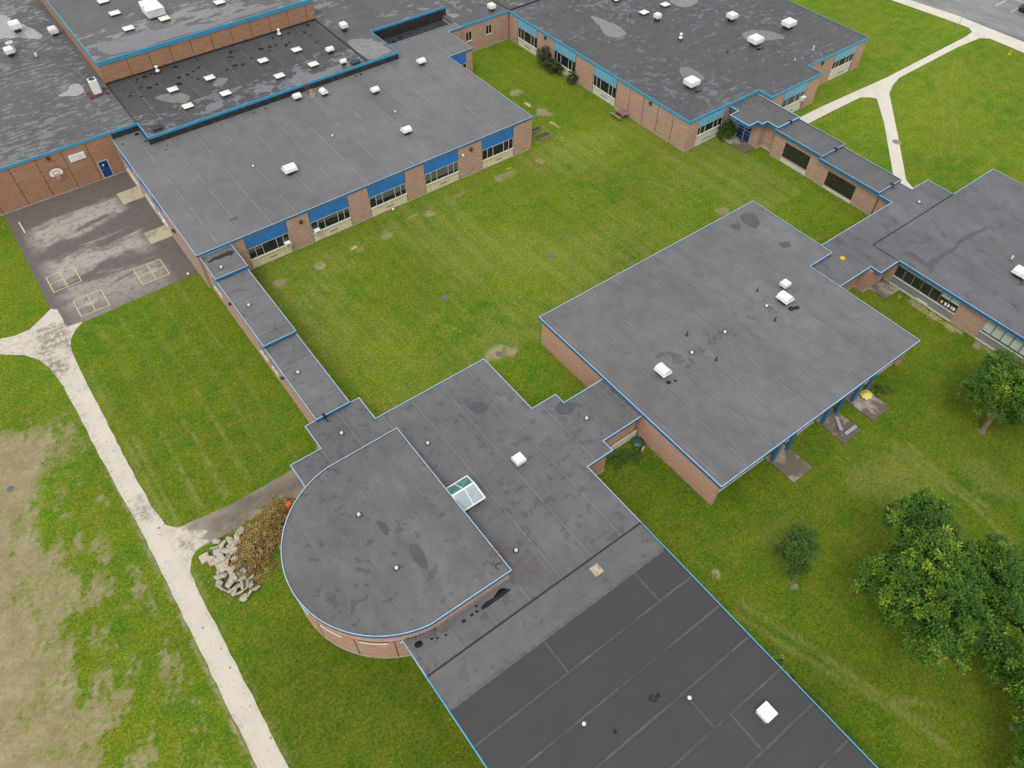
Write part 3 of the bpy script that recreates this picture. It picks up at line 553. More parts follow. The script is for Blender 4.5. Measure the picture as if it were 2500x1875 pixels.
# roofs ------------------------------------------------------------
dry = (0.150, 0.150, 0.156)
RM = {
 'gym_high': roofmat('roof_high_hall', (0.112, 0.110, 0.108), 'y', 2.8, 0.3, 0.10, wet=0.215, wet_sc=(0.65, 1.3, 1), nsc=0.6, ymask=(97, 108, 4), wet_sky_k=1.5),
 'low_hall': roofmat('roof_low_hall', (0.098, 0.098, 0.096), 'y', 2.8, 1.0, 0.14, wet=0.17, wet_sc=(0.5, 1.35, 1), nsc=1.35, wet_sky_k=1.45),
 'mid_hall': roofmat('roof_mid_hall', (0.066, 0.066, 0.070), 'x', 2.8, 14.95, 0.28, wet=0.21, wet_sc=(0.8, 1.3, 1), nsc=0.8, ymask=(83, 90.5, 2.2), wet_sky_k=1.6),
 'annex': roofmat('roof_annex', (0.094, 0.094, 0.096), 'x', 2.8, 0.4, 0.14, wet=0.13, nsc=0.6, wet_sc=(.9, 1.3, 1), wet_sky_k=1.4),
 'class': roofmat('roof_classroom', (0.150, 0.149, 0.153), 'x', 2.8, 25.65, 0.42, mottle=.13),
 'east': roofmat('roof_east', (0.080, 0.081, 0.085), 'y', 2.75, 70.4, 0.30, wet=0.135, wet_sc=(1.1, 1.3, 1), nsc=0.95, wet_sky_k=1.2),
 'north': roofmat('roof_north', (0.080, 0.081, 0.085), 'y', 2.75, 88.4, 0.3, wet=0.15, nsc=0.8, wet_sky_k=1.35),
 'corr': roofmat('roof_corridor', (0.138, 0.137, 0.142), 'y', 4.7, 41.2, 0.4, stain=0.10, nsc=0.4, cross=False, wet_sky_k=.72),
 'ecorr': roofmat('roof_east_corridor', (0.106, 0.109, 0.112), 'y', 60, 0, 0.0, stain=0.125, nsc=0.35, cross=False, wet_sky_k=.8),
 'centre': roofmat('roof_centre', (0.145, 0.145, 0.15), 'x', 2.8, 40.1, 0.22, stain=0.215, nsc=0.62, ymask=(25.3, 27.2, 1.3), xmask=(35, 53, 4), wet_sky_k=.66),
 'mid': roofmat('roof_middle', (0.128, 0.126, 0.131), 'x', 2.8, 16.9, 0.2, stain=0.13, nsc=0.5, wet_sky_k=.78),
 'drum': roofmat('roof_drum', (0.128, 0.126, 0.129), 'x', 2.8, 9.2, 0.22, stain=0.11, nsc=0.42, darkseam=True, wet_sky_k=.74),
 'strip': roofmat('roof_strip', (0.128, 0.128, 0.131), 'y', 6.0, 16.9, 0.1, stain=0.11, nsc=0.5, wet_sky_k=.8),
 'south': roofmat('roof_south', (0.050, 0.050, 0.053), 'y', 2.69, 14.05, 0.22, nsc=0.3, mottle=0.07, spots=0.14, cross=False),
 'southeast': roofmat('roof_southeast', (0.124, 0.127, 0.133), 'x', 2.8, 64.7, 0.26, stain=0.115, nsc=0.4, stain_sc=(1, .7, 1), wet_sky_k=.7),
 'recess': roofmat('roof_recess', (0.04, 0.04, 0.045), 'x', 4, 0, 0.1, wet=0.1, nsc=0.5)}

# --- 1 low hall, middle hall and annex roofs at 5.1 m -----------------------------------
gp = [(-34, 88.0), (12.45, 88.0), (12.45, 84.35), (44.85, 84.35), (44.85, 91.3), (56.7, 91.3), (56.7, 135), (-34, 135)]
g = wing('sports_wing', 'large flat roofed orange brick wing with puddled roof, white skylights and a blue door', gp, 5.1, 0.24, 'blue_bright', None, 'brick_gym',
         holes={0: [(6.75, 7.9, 0.02, 2.2)]}, top='blue_bright', fskip=(5, 6, 7), wskip=(5, 6, 7),
         roofs=[([(-34, 88.0), (12.4, 88.0), (12.4, 135), (-34, 135)], 5.1, RM['low_hall']), ([(12.4, 84.35), (40.55, 84.35), (40.55, 100), (12.4, 100)], 5.05, RM['mid_hall']),
                ([(40.6, 84.35), (44.85, 84.35), (44.85, 91.3), (56.7, 91.3), (56.7, 135), (40.6, 135)], 5.1, RM['annex'])])
mb = MB(); mb.box(12.36, 12.5, 88.1, 98.7, 5.0, 5.16); mb.box(40.5, 40.66, 84.45, 98.6, 5.0, 5.17); pieces('expansion_joint', mb, 'upstand', g)
# black membrane upstand above the lower roofs
mb = MB()
mb.box(12.52, 44.8, 84.33, 84.385, 4.0, 4.87); mb.box(12.43, 12.485, 84.33, 88.0, 4.0, 4.87); mb.box(9.4, 12.43, 87.98, 88.035, 4.0, 4.87); mb.box(44.81, 44.865, 84.33, 91.3, 3.3, 4.87); mb.box(44.9, 56.7, 91.27, 91.33, 3.3, 4.87); mb.box(56.66, 56.73, 91.27, 134, 3.8, 4.87)
for xx in (21.6, 28.9, 43.2): mb.box(xx, xx+.06, 84.28, 84.33, 4.2, 4.87)
mesh_obj('upstand', mb, 'upstand', g)
fr = FRONT(0, 88.05)
mb = MB(); 
for xj in (-9.7, -6.97, -4.3, -1.6, 1.1, 3.86, 6.45, ): fr.box(mb, xj-.03, xj+.03, .1, 4.76, 0.0, .006)
pieces('movement_joint', mb, 'dframe', g)
mb = MB(); fr.box(mb, 6.76, 7.89, .02, 2.19, -.12, -.05); fr.box(mb, 6.76, 6.83, .02, 2.19, -.05, .02, 1); fr.box(mb, 7.82, 7.89, .02, 2.19, -.05, .02, 1); fr.box(mb, 6.83, 7.82, 2.13, 2.19, -.05, .02, 1); fr.box(mb, 7.55, 7.68, 1.25, 1.85, -.05, -.042, 2)
dr = mesh_obj('door', mb, ['door_blue', 'frame', 'black'], g)
mb = MB(); fr.box(mb, 7.0, 7.06, 1.0, 1.15, -.05, .0); mesh_obj('handle', mb, 'galv', dr)
mb = MB(); fr.box(mb, 7.15, 7.32, 1.52, 1.72, -.05, -.04); mesh_obj('sign', mb, 'white_clean', dr)
mb = MB(); fr.box(mb, 4.3, 6.02, 3.2, 4.0, .0, .07)
for i in range(11): z = 3.24+i*.07; fr.box(mb, 4.36, 5.96, z, z+.03, .07, .1)
mesh_obj('louvre', mb, 'white', g)
def wall_lamp(x, y, z, n, label, mat='lamp'):
    """round bulkhead with a hood; n outwards"""
    t = thing('wall_lamp', label, 'wall lamp', (x, y, z), 'wall lamps'); mb = MB(); nx_, ny_ = n; u = Vector((-ny_, nx_, 0)); N = Vector((nx_, ny_, 0)); c = Vector((x, y, z))
    k = len(mb.v); m = 12
    for d, r in ((0, .19), (.16, .17), (.22, .08)):
        for i in range(m): a = 2*math.pi*i/m; mb.v.append(tuple(c+N*d+u*math.cos(a)*r+Vector((0, 0, 1))*math.sin(a)*r))
    for q in range(2):
        for i in range(m): mb.f.append((k+q*m+i, k+q*m+(i+1) % m, k+(q+1)*m+(i+1) % m, k+(q+1)*m+i)); mb.mi.append(0)
    mb.f.append(tuple(k+2*m+i for i in range(m))); mb.mi.append(0); mesh_obj('housing', mb, mat, t)
    mb = MB(); mb.hexa([tuple(c+N*d+u*a+Vector((0, 0, .17))) for a, d in ((-.2, 0), (.2, 0), (.2, .3), (-.2, .3))], [tuple(c+N*d+u*a+Vector((0, 0, .22))) for a, d in ((-.2, 0), (.2, 0), (.17, .27), (-.17, .27))]); mesh_obj('hood', mb, mat, t)
    return t
wall_lamp(2.4, 88.05, 4.45, (0, -1), 'black round lamp high on the brick wall above the basketball hoop')
# basketball hoop
t = thing('basketball_hoop', 'fan shaped white basketball backboard with orange rim on the brick wall', 'basketball hoop', (2.43, 87.9, 0))
mb = MB(); pts = [(-.7, 2.72), (-.55, 2.52), (.55, 2.52), (.7, 2.72), (.68, 2.98), (.5, 3.22), (.2, 3.34), (-.2, 3.34), (-.5, 3.22), (-.68, 2.98)]
fr2 = lambda a, z, d: (2.43+a, 88.05-d, z); n_ = len(pts); mb.poly([fr2(a, z, .42) for a, z in pts]); mb.poly([fr2(a, z, .38) for a, z in reversed(pts)])
for i in range(n_): (a0, z0), (a1, z1) = pts[i], pts[(i+1) % n_]; mb.quad(fr2(a0, z0, .38), fr2(a1, z1, .38), fr2(a1, z1, .42), fr2(a0, z0, .42))
mesh_obj('backboard', mb, 'white', t)
mb = MB()
for (a0, a1, z0, z1) in ((-.3, .3, 3.03, 3.08), (-.3, .3, 2.64, 2.69), (-.3, -.25, 2.69, 3.03), (.25, .3, 2.69, 3.03)): mb.hexa([fr2(a0, z0, .428), fr2(a1, z0, .428), fr2(a1, z0, .42), fr2(a0, z0, .42)], [fr2(a0, z1, .428), fr2(a1, z1, .428), fr2(a1, z1, .42), fr2(a0, z1, .42)])
mesh_obj('target_square', mb, 'rust', t)
mb = MB(); mb.tube([(2.43+.23*math.cos(a), 88.05-.68+.23*math.sin(a), 2.66) for a in [i*math.pi/8 for i in range(17)]], .022, 6); mesh_obj('rim', mb, 'orange', t)
mb = MB()
for i in range(12): a = i*math.pi/6; mb.tube([(2.43+.23*math.cos(a), 87.37+.23*math.sin(a), 2.65), (2.43+.13*math.cos(a+.3), 87.37+.13*math.sin(a+.3), 2.2)], .008, 4)
mesh_obj('net', mb, 'white', t)
mb = MB()
for a in (-.4, .4): mb.tube([fr2(a, 2.9, 0), fr2(a, 2.9, .38)], .03, 6)
mesh_obj('bracket', mb, 'galv', t)

# --- 2 high hall ---------------------------------------------------------------
hp = [(12.35, 98.55), (40.7, 98.55), (40.7, 135), (12.35, 135)]
g = wing('high_hall', 'tall brick gym hall standing above the roofs, puddled roof with one big white unit', hp, 7.8, 0.42, 'blue_bright', RM['gym_high'], 'brick_gym', fskip=(2,), found=False, top='blue_bright')
fr = FRONT(0, 98.60); mb = MB()
for i in range(11): x = 15.7+i*2.64; fr.box(mb, x-.03, x+.03, 5.1, 7.36, 0, .006) if x < 40.5 else None
pieces('movement_joint', mb, 'dframe', g)
mb = MB(); mb.box(12.4, 40.6, 98.5, 98.58, 5.0, 5.28); mesh_obj('flashing', mb, 'curb', g)

# --- 3 classroom wing ----------------------------------------------------------
BX = [(14.05, 18.55), (21.08, 25.62), (28.1, 32.68), (35.2, 39.68), (43.0, 47.5)]
wp = [(9.25, 63.25), (50.3, 63.25), (50.3, 80.9), (54.0, 80.9), (54.0, 86.55), (56.05, 86.55), (56.05, 88.1), (44.95, 88.1), (44.95, 84.45), (12.55, 84.45), (12.55, 88.1), (9.25, 88.1)]
WB = [(81.2, 84.5), (75.6, 79.0), (69.0 + 2.6, 73.0 + 2.0)]
WB = [(86.6, 82.6), (80.6, 77.6), (76.6, 73.6)]
g = wing('classroom_wing', 'long grey roofed brick classroom wing with five blue panelled window bays facing the lawn', wp, 4.2, 0.17, 'blue', RM['class'],
         holes={0: [(a, b_, .05, 3.9) for a, b_ in BX], 11: [(a, b_, .05, 3.9) for a, b_ in WB], 2: [(50.6, 53.0, .05, 3.9)]}, fskip=(7, 8, 9), wskip=(7, 8, 9), lip=0.05)
for i, (a, b_) in enumerate(BX):
    k = (b_-a)/4.5; mull = [.77*k, 1.56*k, 3.1*k, 3.85*k]; edges = [0]+mull+[b_-a]
    bl = {0: [(edges[q], edges[q+1], 2.0) for q in range(2)], 1: [(edges[q], edges[q+1], 2.05) for q in range(1, 5)], 2: [(edges[q], edges[q+1], 1.75 if q else 2.2) for q in range(5)], 3: [(edges[q], edges[q+1], 1.5) for q in range(5)], 4: [(edges[2], edges[3], 2.3)]}[i]
    bay(g, FRONT(a, 63.30), b_-a, 1.14, 2.52, 3.89, mull, grille=(1.9, 2.8), blind=bl)
bay(g, FRONT(50.6, 80.95), 2.4, 1.14, 2.52, 3.89, [.8, 1.6])
for (a, b_) in WB: bay(g, WEST(9.30, a), a-b_, 1.14, 2.52, 3.89, [.77, 1.56, 3.1] if a-b_ > 3.5 else [1.0, 2.0], am='offwhite')
mb = MB(); fr = FRONT(0, 63.3)
for a, b_ in BX: fr.box(mb, a-.035, a+.0, .1, 4.0, -.01, .012); fr.box(mb, b_, b_+.035, .1, 4.0, -.01, .012)
pieces('edge_trim', mb, 'dframe', g)
wall_lamp(20.12, 63.3, 3.15, (0, -1), 'round dark lamp on the brick pier between the first and second window bays')
wall_lamp(41.45, 63.3, 3.3, (0, -1), 'round dark lamp on the brick pier beside a small white floodlight')
def floodlight(x, y, z, n, label, mat='white_clean'):
    t = thing('floodlight', label, 'floodlight', (x, y, z), 'wall lamps'); mb = MB(); nx_, ny_ = n
    mb.tube([(x, y, z), (x+nx_*.2, y+ny_*.2, z+.03)], .035, 6); mesh_obj('bracket', mb, 'galv', t)
    mb = MB(); cx, cy = x+nx_*.3, y+ny_*.3; mb.tube([(cx-nx_*.12, cy-ny_*.12, z+.08), (cx+nx_*.1, cy+ny_*.1, z-.06)], [.07, .14], 10); mesh_obj('head', mb, mat, t)
floodlight(40.2, 63.3, 3.2, (0, -1), 'small white floodlight high on the brick pier right of the fourth window bay')
floodlight(9.3, 72.6, 2.6, (-1, 0), 'small white floodlight on the brick wall above the nearer court pad')
wall_lamp(9.3, 70.4, 2.6, (-1, 0), 'dark lamp on the brick wall facing the asphalt court')
def window_ac(x, y, z, label):
    t = thing('window_air_conditioner', label, 'air conditioner', (x, y, z), 'window air conditioners'); mb = MB(); mb.box(x-.32, x+.32, y-.42, y+.1, z, z+.42); mesh_obj('case', mb, 'white_clean', t, bevel=.02)
    mb = MB(); mb.box(x-.26, x+.26, y-.435, y-.421, z+.06, z+.36)
    for i in range(6): mb.box(x-.25, x+.25, y-.445, y-.435, z+.08+i*.045, z+.1+i*.045)
    mesh_obj('grille', mb, 'grille', t); mb = MB(); mb.box(x-.4, x+.36, y+.1, y+.13, z+.42, z+1.2); mesh_obj('filler_panel', mb, 'grille', t)
window_ac(18.15, 63.28, 1.15, 'white window air conditioner in the window bay nearest the corridor')
window_ac(21.55, 63.28, 1.15, 'white window air conditioner at the left end of the second window bay')

# --- 4 link building with two small windows and the recess ---------------------
kp = [(56.05, 87.0), (64.5, 87.0), (64.5, 135), (56.75, 135), (56.75, 91.25), (56.05, 91.25)]
g = wing('link_building', 'brick link between two wings with two small white silled windows', kp, 4.05, 0.26, 'blue_bright', RM['annex'], holes={0: [(57.1, 58.1, 1.72, 3.0), (60.5, 61.52, 1.72, 3.0)]}, top='blue_bright', fskip=(1, 2, 3, 4, 5), wskip=(1, 2, 3, 4))
for a in (57.1, 60.5): window(g, FRONT(a, 87.05), 0, 1.01, 1.72, 3.0, [.5], fm='offwhite')
flat_roof(g, [(44.9, 88.15), (56.05, 88.15), (56.05, 91.3), (44.9, 91.3)], 3.5, RM['recess'], 0.0, 'recess_roof')

# --- 5 east classroom building -------------------------------------------------
bp = [(64.5, 51.65), (76.5, 51.65), (76.5, 49.6), (85.95, 49.6), (85.95, 51.9), (98.4, 51.9), (98.4, 87.0), (64.5, 87.0)]
BY = [(84.9, 80.62), (76.85, 72.35), (68.65, 64.28)]
g = wing('east_classroom_building', 'big dark roofed brick classroom building with bright blue trim and pale ribbed window heads', bp, 4.0, 0.28, 'blue_bright', RM['east'],
         holes={7: [(a, b_, .05, 3.72) for a, b_ in BY], 0: [(66.35, 70.65, .05, 3.72)], 2: [(79.1, 83.35, .05, 3.72)], 4: [(91.8, 96.2, .05, 3.72)]}, top='blue_bright', fskip=(6,), wskip=(6,))
for i, (a, b_) in enumerate(BY): k = (a-b_)/4.4; bay(g, WEST(64.55, a), a-b_, 1.05, 2.55, 3.71, [.65*k, 1.4*k, 3.0*k, 3.7*k], am='offwhite', ribbed=True, grille=(1.6, 2.8))
bay(g, FRONT(66.35, 51.7), 4.3, 1.45, 2.55, 3.71, [.5, 1.3, 2.75, 3.5], am='offwhite', ribbed=True, grille=(1.3, 2.8))
bay(g, FRONT(79.1, 49.65), 4.25, 1.45, 2.62, 3.71, [1.0, 2.5, 3.4], am='offwhite', ribbed=True, grille=(1.3, 2.8))
bay(g, FRONT(91.8, 51.95), 4.4, 1.5, 2.62, 3.71, [.7, 1.4, 2.9, 3.6], am='offwhite', ribbed=True, grille=(1.9, 3.2))
mb = MB(); fr = WEST(64.55, 0)
for y in (61.8, 59.28, 56.75, 54.22): fr.box(mb, -y-.03, -y+.03, .1, 3.73, 0, .012)
for a, b_ in BY: fr.box(mb, -a-.06, -a, .1, 3.73, 0, .03); fr.box(mb, -b_, -b_+.06, .1, 3.73, 0, .03)
fr = FRONT(0, 51.7); fr.box(mb, 70.66, 70.74, .1, 3.73, 0, .03); fr = FRONT(0, 49.65); fr.box(mb, 83.36, 83.44, .1, 3.73, 0, .03); fr = FRONT(0, 51.95); fr.box(mb, 96.21, 96.29, .1, 3.73, 0, .03)
pieces('movement_joint', mb, 'dframe', g)
wall_lamp(64.55, 78.75, 3.35, (-1, 0), 'dark lamp under the blue trim above the tall evergreen bush')
wall_lamp(64.55, 58.1, 3.35, (-1, 0), 'dark lamp under the blue trim on the long plain brick wall by the picnic table')
wall_lamp(89.1, 51.95, 3.35, (0, -1), 'dark lamp under the blue trim on the far right brick wall beside the walkway')
window_ac(83.1, 49.65, 1.45, 'white window air conditioner in the ribbed bay near the glass door entrance')
np_ = [(64.55, 87.05), (98.4, 87.05), (98.4, 135), (64.55, 135)]
g = wing('north_wing', 'dark flat roof beyond the seam at the top edge of the east classroom building', np_, 4.1, 0.15, 'upstand', RM['north'], top='upstand', fskip=(1, 2, 3), found=False)

# --- 6 entrance vestibule and stepped corridor on the east -----------------------
ep = [(69.95, 47.3), (71.5, 47.3), (71.5, 46.65), (72.4, 46.65), (72.4, 45.0), (76.2, 45.0), (76.2, 51.6), (71.4, 51.6), (71.4, 50.3), (69.95, 50.3)]
g = thing('entrance_vestibule', 'low entrance block with zigzag blue edged roof and blue double doors', 'building', (73, 48, 0))
flat_roof(g, ep, 3.6, RM['ecorr']); mb = MB(); ring(mb, ep, 3.25, 3.68, .03, .1, (6,)); mesh_obj('fascia', mb, ['blue', 'coping', 'upstand'], g)
wpoly = [(71.95, 47.0), (72.98, 47.0), (72.98, 45.3), (76.0, 45.3), (76.0, 51.6), (71.95, 51.6)]
mb = MB(); walls(mb, wpoly, 0, 3.36, {5: [(50.25, 48.1, 0.14, 2.5)]}, skip=(4,)); mesh_obj('wall', mb, 'brick', g)
mb = MB(); walls(mb, offset_poly(wpoly, -.04), -.02, .12, {}, .2, skip=(4, 5)); mesh_obj('foundation', mb, 'found_white', g)
fr = WEST(71.95, 50.25)
mb = MB()
for (a0, a1) in ((0, .06), (1.045, 1.105), (2.09, 2.15)): fr.box(mb, a0, a1, .14, 2.5, -.12, .0)
fr.box(mb, .06, 1.045, 2.44, 2.5, -.12, 0); fr.box(mb, 1.105, 2.09, 2.44, 2.5, -.12, 0); fr.box(mb, .06, 1.045, 1.5, 1.54, -.12, -.01); fr.box(mb, 1.105, 2.09, 1.5, 1.54, -.12, -.01); mesh_obj('door_frame', mb, 'frame', g)
for a0 in (.065, 1.11):
    mb = MB(); fr.box(mb, a0, a0+.975, .15, 2.435, -.10, -.04); d_ = mesh_obj('door', mb, 'door_blue', g)
    mb = MB(); fr.box(mb, a0+.3, a0+.68, 1.68, 2.3, -.04, -.032); fr.box(mb, a0+.3, a0+.68, .75, 1.35, -.04, -.032); mesh_obj('pane', mb, 'glass', d_)
    mb = MB(); fr.box(mb, a0+.12, a0+.85, 1.08, 1.12, -.04, .02); mesh_obj('handle', mb, 'galv', d_)
mb = MB(); mb.box(70.3, 71.9, 47.02, 51.0, -.05, .14); tag(mesh_obj('entrance_stoop', mb, 'stoop', origin=(71, 48.5, 0)), 'dark stained concrete stoop in front of the blue double doors', 'stoop')
def stepped(name, label, x0, x1, y0, y1, z, roofm, fmat, over=.1, wins=(), wallx=None, **kw):
    poly = [(x0, y0), (x1, y0), (x1, y1), (x0, y1)]
    gg = wing(name, label, poly, z, kw.pop('fh', .3), fmat, roofm, over=over, wpoly=[(x0+over, y0+.02), (x1-over, y0+.02), (x1-over, y1-.02), (x0+over, y1-.02)], wskip=(0, 2), holes={3: [(a, b_, s, h) for a, b_, s, h, *_ in wins]}, lip=.08, **kw)
    return gg
g = stepped('corridor_section', 'upper section of the stepped brick corridor beside the entrance block, one wide dark window', 72.2, 76.2, 38.4, 45.2, 3.4, RM['ecorr'], 'blue', .25, [(43.5, 39.9, .7, 2.5)])
window(g, WEST(72.45, 43.5), 0, 3.6, .7, 2.5, [1.8], fm='dframe', gm='glass_green', rails=(1.25, 1.85), sill=False); mb = MB(); WEST(72.45, 43.5).box(mb, -.05, 3.65, -.02, .45, 0, .05); mesh_obj('plinth', mb, 'found_white', g)
g = stepped('corridor_section', 'lower section of the stepped brick corridor ending at the southeast roof, one wide dark window', 71.95, 75.9, 30.6, 38.5, 3.2, RM['ecorr'], 'blue', .4, [(37.15, 33.4, .4, 2.2)])
window(g, WEST(72.35, 37.15), 0, 3.75, .4, 2.2, [1.85], fm='dframe', gm='glass_green', rails=(1.0, 1.55), sill=False); mb = MB(); WEST(72.35, 37.15).box(mb, -.05, 3.8, -.02, .3, 0, .05); mesh_obj('plinth', mb, 'found_white', g)
def scupper(x, y, z, label):
    t = thing('downspout', label, 'downspout', (x, y, z), 'roof downspouts'); mb = MB(); mb.box(x-.1, x+.1, y-.12, y+.25, z-.05, z+.12); mesh_obj('scupper', mb, 'black', t)
    mb = MB(); mb.tube([(x, y-.06, z), (x, y-.1, z-.22), (x+.02, y-.45, z-.3), (x+.25, y-.5, z-.3)], .05, 6); mesh_obj('spout', mb, 'black', t)
scupper(74.6, 45.0, 3.66, 'black downspout dropping from the entrance block onto the corridor roof'); scupper(74.6, 38.4, 3.46, 'black downspout between the two corridor sections on the east'); scupper(74.3, 30.6, 3.26, 'black downspout where the east corridor meets the southeast roof'); scupper(10.2, 39.25, 3.3, 'black downspout at the foot of the west corridor above the middle roof')

# --- 7 southeast building ------------------------------------------------------
rp = [(56.6, 23.95), (61.7, 23.95), (61.7, 22.8), (64.6, 22.8), (64.6, 25.85), (78.5, 25.85), (78.5, 29.0), (75.65, 29.0), (75.65, 30.65), (72.0, 30.65), (72.0, 28.9), (56.6, 28.9)]
g = thing('southeast_link', 'low grey link roof joining the centre block to the stepped corridor, yellow disc on it', 'building', (66, 26, 0))
flat_roof(g, rp, 2.98, RM['southeast']); mb = MB(); ring(mb, rp, 2.72, 3.02, .03, .05, (3, 4, 8, 11)); mesh_obj('fascia', mb, ['blue', 'coping', 'upstand'], g)
rw = [(56.8, 24.55), (61.5, 24.55), (61.5, 23.5), (64.35, 23.5), (64.35, 25.9), (78.4, 25.9), (78.4, 28.9), (75.5, 28.9), (75.5, 30.5), (72.3, 30.5), (72.3, 28.8), (56.8, 28.8)]
mb = MB(); walls(mb, rw, 0, 2.74, skip=(3, 4, 8)); mesh_obj('wall', mb, 'brick', g); mb = MB(); walls(mb, offset_poly(rw, -.03), -.02, .1, skip=(3, 4, 8), thick=.2); mesh_obj('foundation', mb, 'found', g)
mb = MB(); fr = WEST(61.5, 24.4)
fr = FRONT(61.5, 23.5)
for (a0, z0) in ((.9, 1.9), (1.25, 1.7), (1.6, 1.95)): fr.box(mb, a0, a0+.2, z0, z0+.12, 0, .01)
mesh_obj('wall_sign', mb, 'dframe', g)
qp = [(64.6, -30), (86.0, -30), (86.0, 25.8), (78.5, 25.8), (64.6, 25.8), (64.6, 22.8)]
g = wing('southeast_building', 'grey roofed building at the right edge with long pale window strips', qp, 3.05, 0.30, 'blue', RM['southeast'], over=.3, holes={5: [(22.79, 15.9, .05, 2.77), (13.2, 4.0, .05, 2.77)]}, fskip=(3, 4), lip=.04)
for (a, b_, bl) in ((22.79, 15.9, 1), (13.2, 4.0, 2)):
    L = a-b_; k = int(round(L/.93)); fr = WEST(64.9, a); m = [L*i/k for i in range(1, k)]
    bls = [(L*i/k, L*(i+1)/k, (2.35 if i < 5 else 1.95) if bl == 1 else 1.2) for i in range(k)]
    window(g, fr, 0.003, L-.003, 1.02, 2.76, m, blind=bls, blm='blind', gm='glass_green', fm='grille', rails=(2.3,), sill=True, d=-.03)
    mb = MB(); fr.box(mb, .003, L-.003, .12, .955, -.14, 0); mesh_obj('apron', mb, 'grey_panel', g); mb = MB(); fr.box(mb, 0, L, -.02, .12, -.1, .07); mesh_obj('plinth', mb, 'found_white', g)
    if bl == 1: mb = MB(); fr.box(mb, L*.45, L*.62, .12, .3, .0, .1); mesh_obj('vent_box', mb, 'offwhite', g)
mb = MB(); fr = WEST(64.9, 17.8)
for (y, c) in ((17.6, 0), (17.2, 1), (16.9, 1), (16.55, 0), (16.3, 1)): fr.box(mb, 17.8-y, 17.8-y+.22, 1.25, 1.6, -.028, -.02, c)
mesh_obj('window_poster', mb, ['yellow', 'white_clean'], g)
mb = MB(); mb.box(62.4, 64.6, 21.5, 23.45, -.05, .14); tag(mesh_obj('side_stoop', mb, 'stoop', origin=(63.5, 22.5, 0)), 'square stained concrete stoop beside the long pale window strip', 'stoop')

# --- 8 centre block ---------------------------------------------------------------
cpoly = [(31.24, 15.1), (56.6, 15.1), (56.6, 27.35), (59.95, 27.35), (59.95, 37.65), (31.24, 37.65)]
cw = [(31.35, 15.42), (31.7, 15.42), (31.7, 15.98), (38.2, 15.98), (38.2, 17.0), (40.8, 17.0), (40.8, 15.98), (44.6, 15.98), (44.6, 17.0), (51.4, 17.0), (51.4, 15.98), (55.9, 15.98), (55.9, 15.5), (56.3, 15.5), (56.3, 27.6), (59.7, 27.6), (59.7, 37.3), (31.35, 37.3)]
g = thing('centre_block', 'wide flat grey roofed block in the middle right with blue columns along its front', 'building', (45, 26, 0))
flat_roof(g, cpoly, 3.3, RM['centre']); mb = MB(); ring(mb, cpoly, 3.03, 3.35, .03, .05); mesh_obj('fascia', mb, ['blue', 'coping', 'upstand'], g)
mb = MB(); walls(mb, cw, 0, 3.08); mesh_obj('wall', mb, 'brick_drum', g)
mb = MB()
for a, b_ in ((31.75, 38.15), (40.85, 44.55), (51.45, 55.85)): FRONT(a, 15.98).box(mb, 0, b_-a, -.02, .2, 0, .1)
pieces('foundation', mb, 'found_white', g)
for a, b_ in ((38.6, 40.5), (45, 47), (49, 51)):
    mb = MB(); FRONT(a, 17.0).box(mb, 0, b_-a, .12, 2.3, 0, .04); mesh_obj('door', mb, 'door_blue', g)
for x in (38.58, 40.44, 44.98, 46.86, 49.09, 51.05): mb = MB(); mb.cyl(x, 15.36, 0.1, 3.09, .16, n=20); mesh_obj('column', mb, 'blue', g, smooth=False)
for (a, b_, lab) in ((38.3, 40.65, 'stained concrete slab nearest the front corner, nothing on it'), (44.8, 47.1, 'concrete slab with two grey benches on it'), (48.75, 51.2, 'concrete slab with the yellow umbrella on it')):
    mb = MB(); mb.box(a, b_, 12.87, 16.9, -.05, .12); tag(mesh_obj('patio_slab', mb, 'slab', origin=((a+b_)/2, 14.5, 0), bevel=.015), lab, 'concrete slab', 'patio slabs along the centre block')

# --- 9 middle block with the drum, 10 south wing --------------------------------------
mp = [(5.55, 16.6), (24.4, 16.6), (24.4, 22.75), (27.0, 22.75), (27.0, 23.87), (31.3, 23.87), (31.3, 28.8), (26.95, 28.8), (26.95, 29.9), (24.42, 29.9), (24.42, 36.77), (13.5, 36.77), (13.5, 39.5), (8.5, 39.5), (8.5, 36.77), (5.85, 36.77), (5.85, 30.0), (5.55, 29.9)]
g = thing('middle_block', 'irregular grey roofed block wrapping the rounded hall, glass skylight on its roof', 'building', (18, 28, 0))
flat_roof(g, mp, 3.0, RM['mid']); mb = MB(); ring(mb, mp, 2.76, 3.04, .03, .05, (0, 5, 16)); mesh_obj('fascia', mb, ['blue', 'coping', 'upstand'], g)
mb = MB(); walls(mb, offset_poly(mp, .3), 0, 2.78, skip=(0, 5)); mesh_obj('wall', mb, 'brick_drum', g)
mb = MB(); walls(mb, offset_poly(mp, .26), -.02, .12, skip=(0, 5), thick=.2); mesh_obj('foundation', mb, 'found', g)
mb = MB(); FRONT(27.2, 24.05).box(mb, 0, 3.9, .1, 1.0, 0, .06); mesh_obj('white_panel', mb, 'offwhite', g)
mb = MB(); mb.hexa([(5.6, 16.58, 2.98), (24.36, 16.58, 2.98), (24.36, 16.72, 2.98), (5.6, 16.72, 2.98)], [(5.6, 16.62, 3.05), (24.36, 16.62, 3.05), (24.36, 16.67, 3.05), (5.6, 16.67, 3.05)]); mesh_obj('ridge_strip', mb, 'curb', g)
sp_ = [(5.55, -22), (24.38, -22), (24.38, 16.58), (5.55, 16.58)]
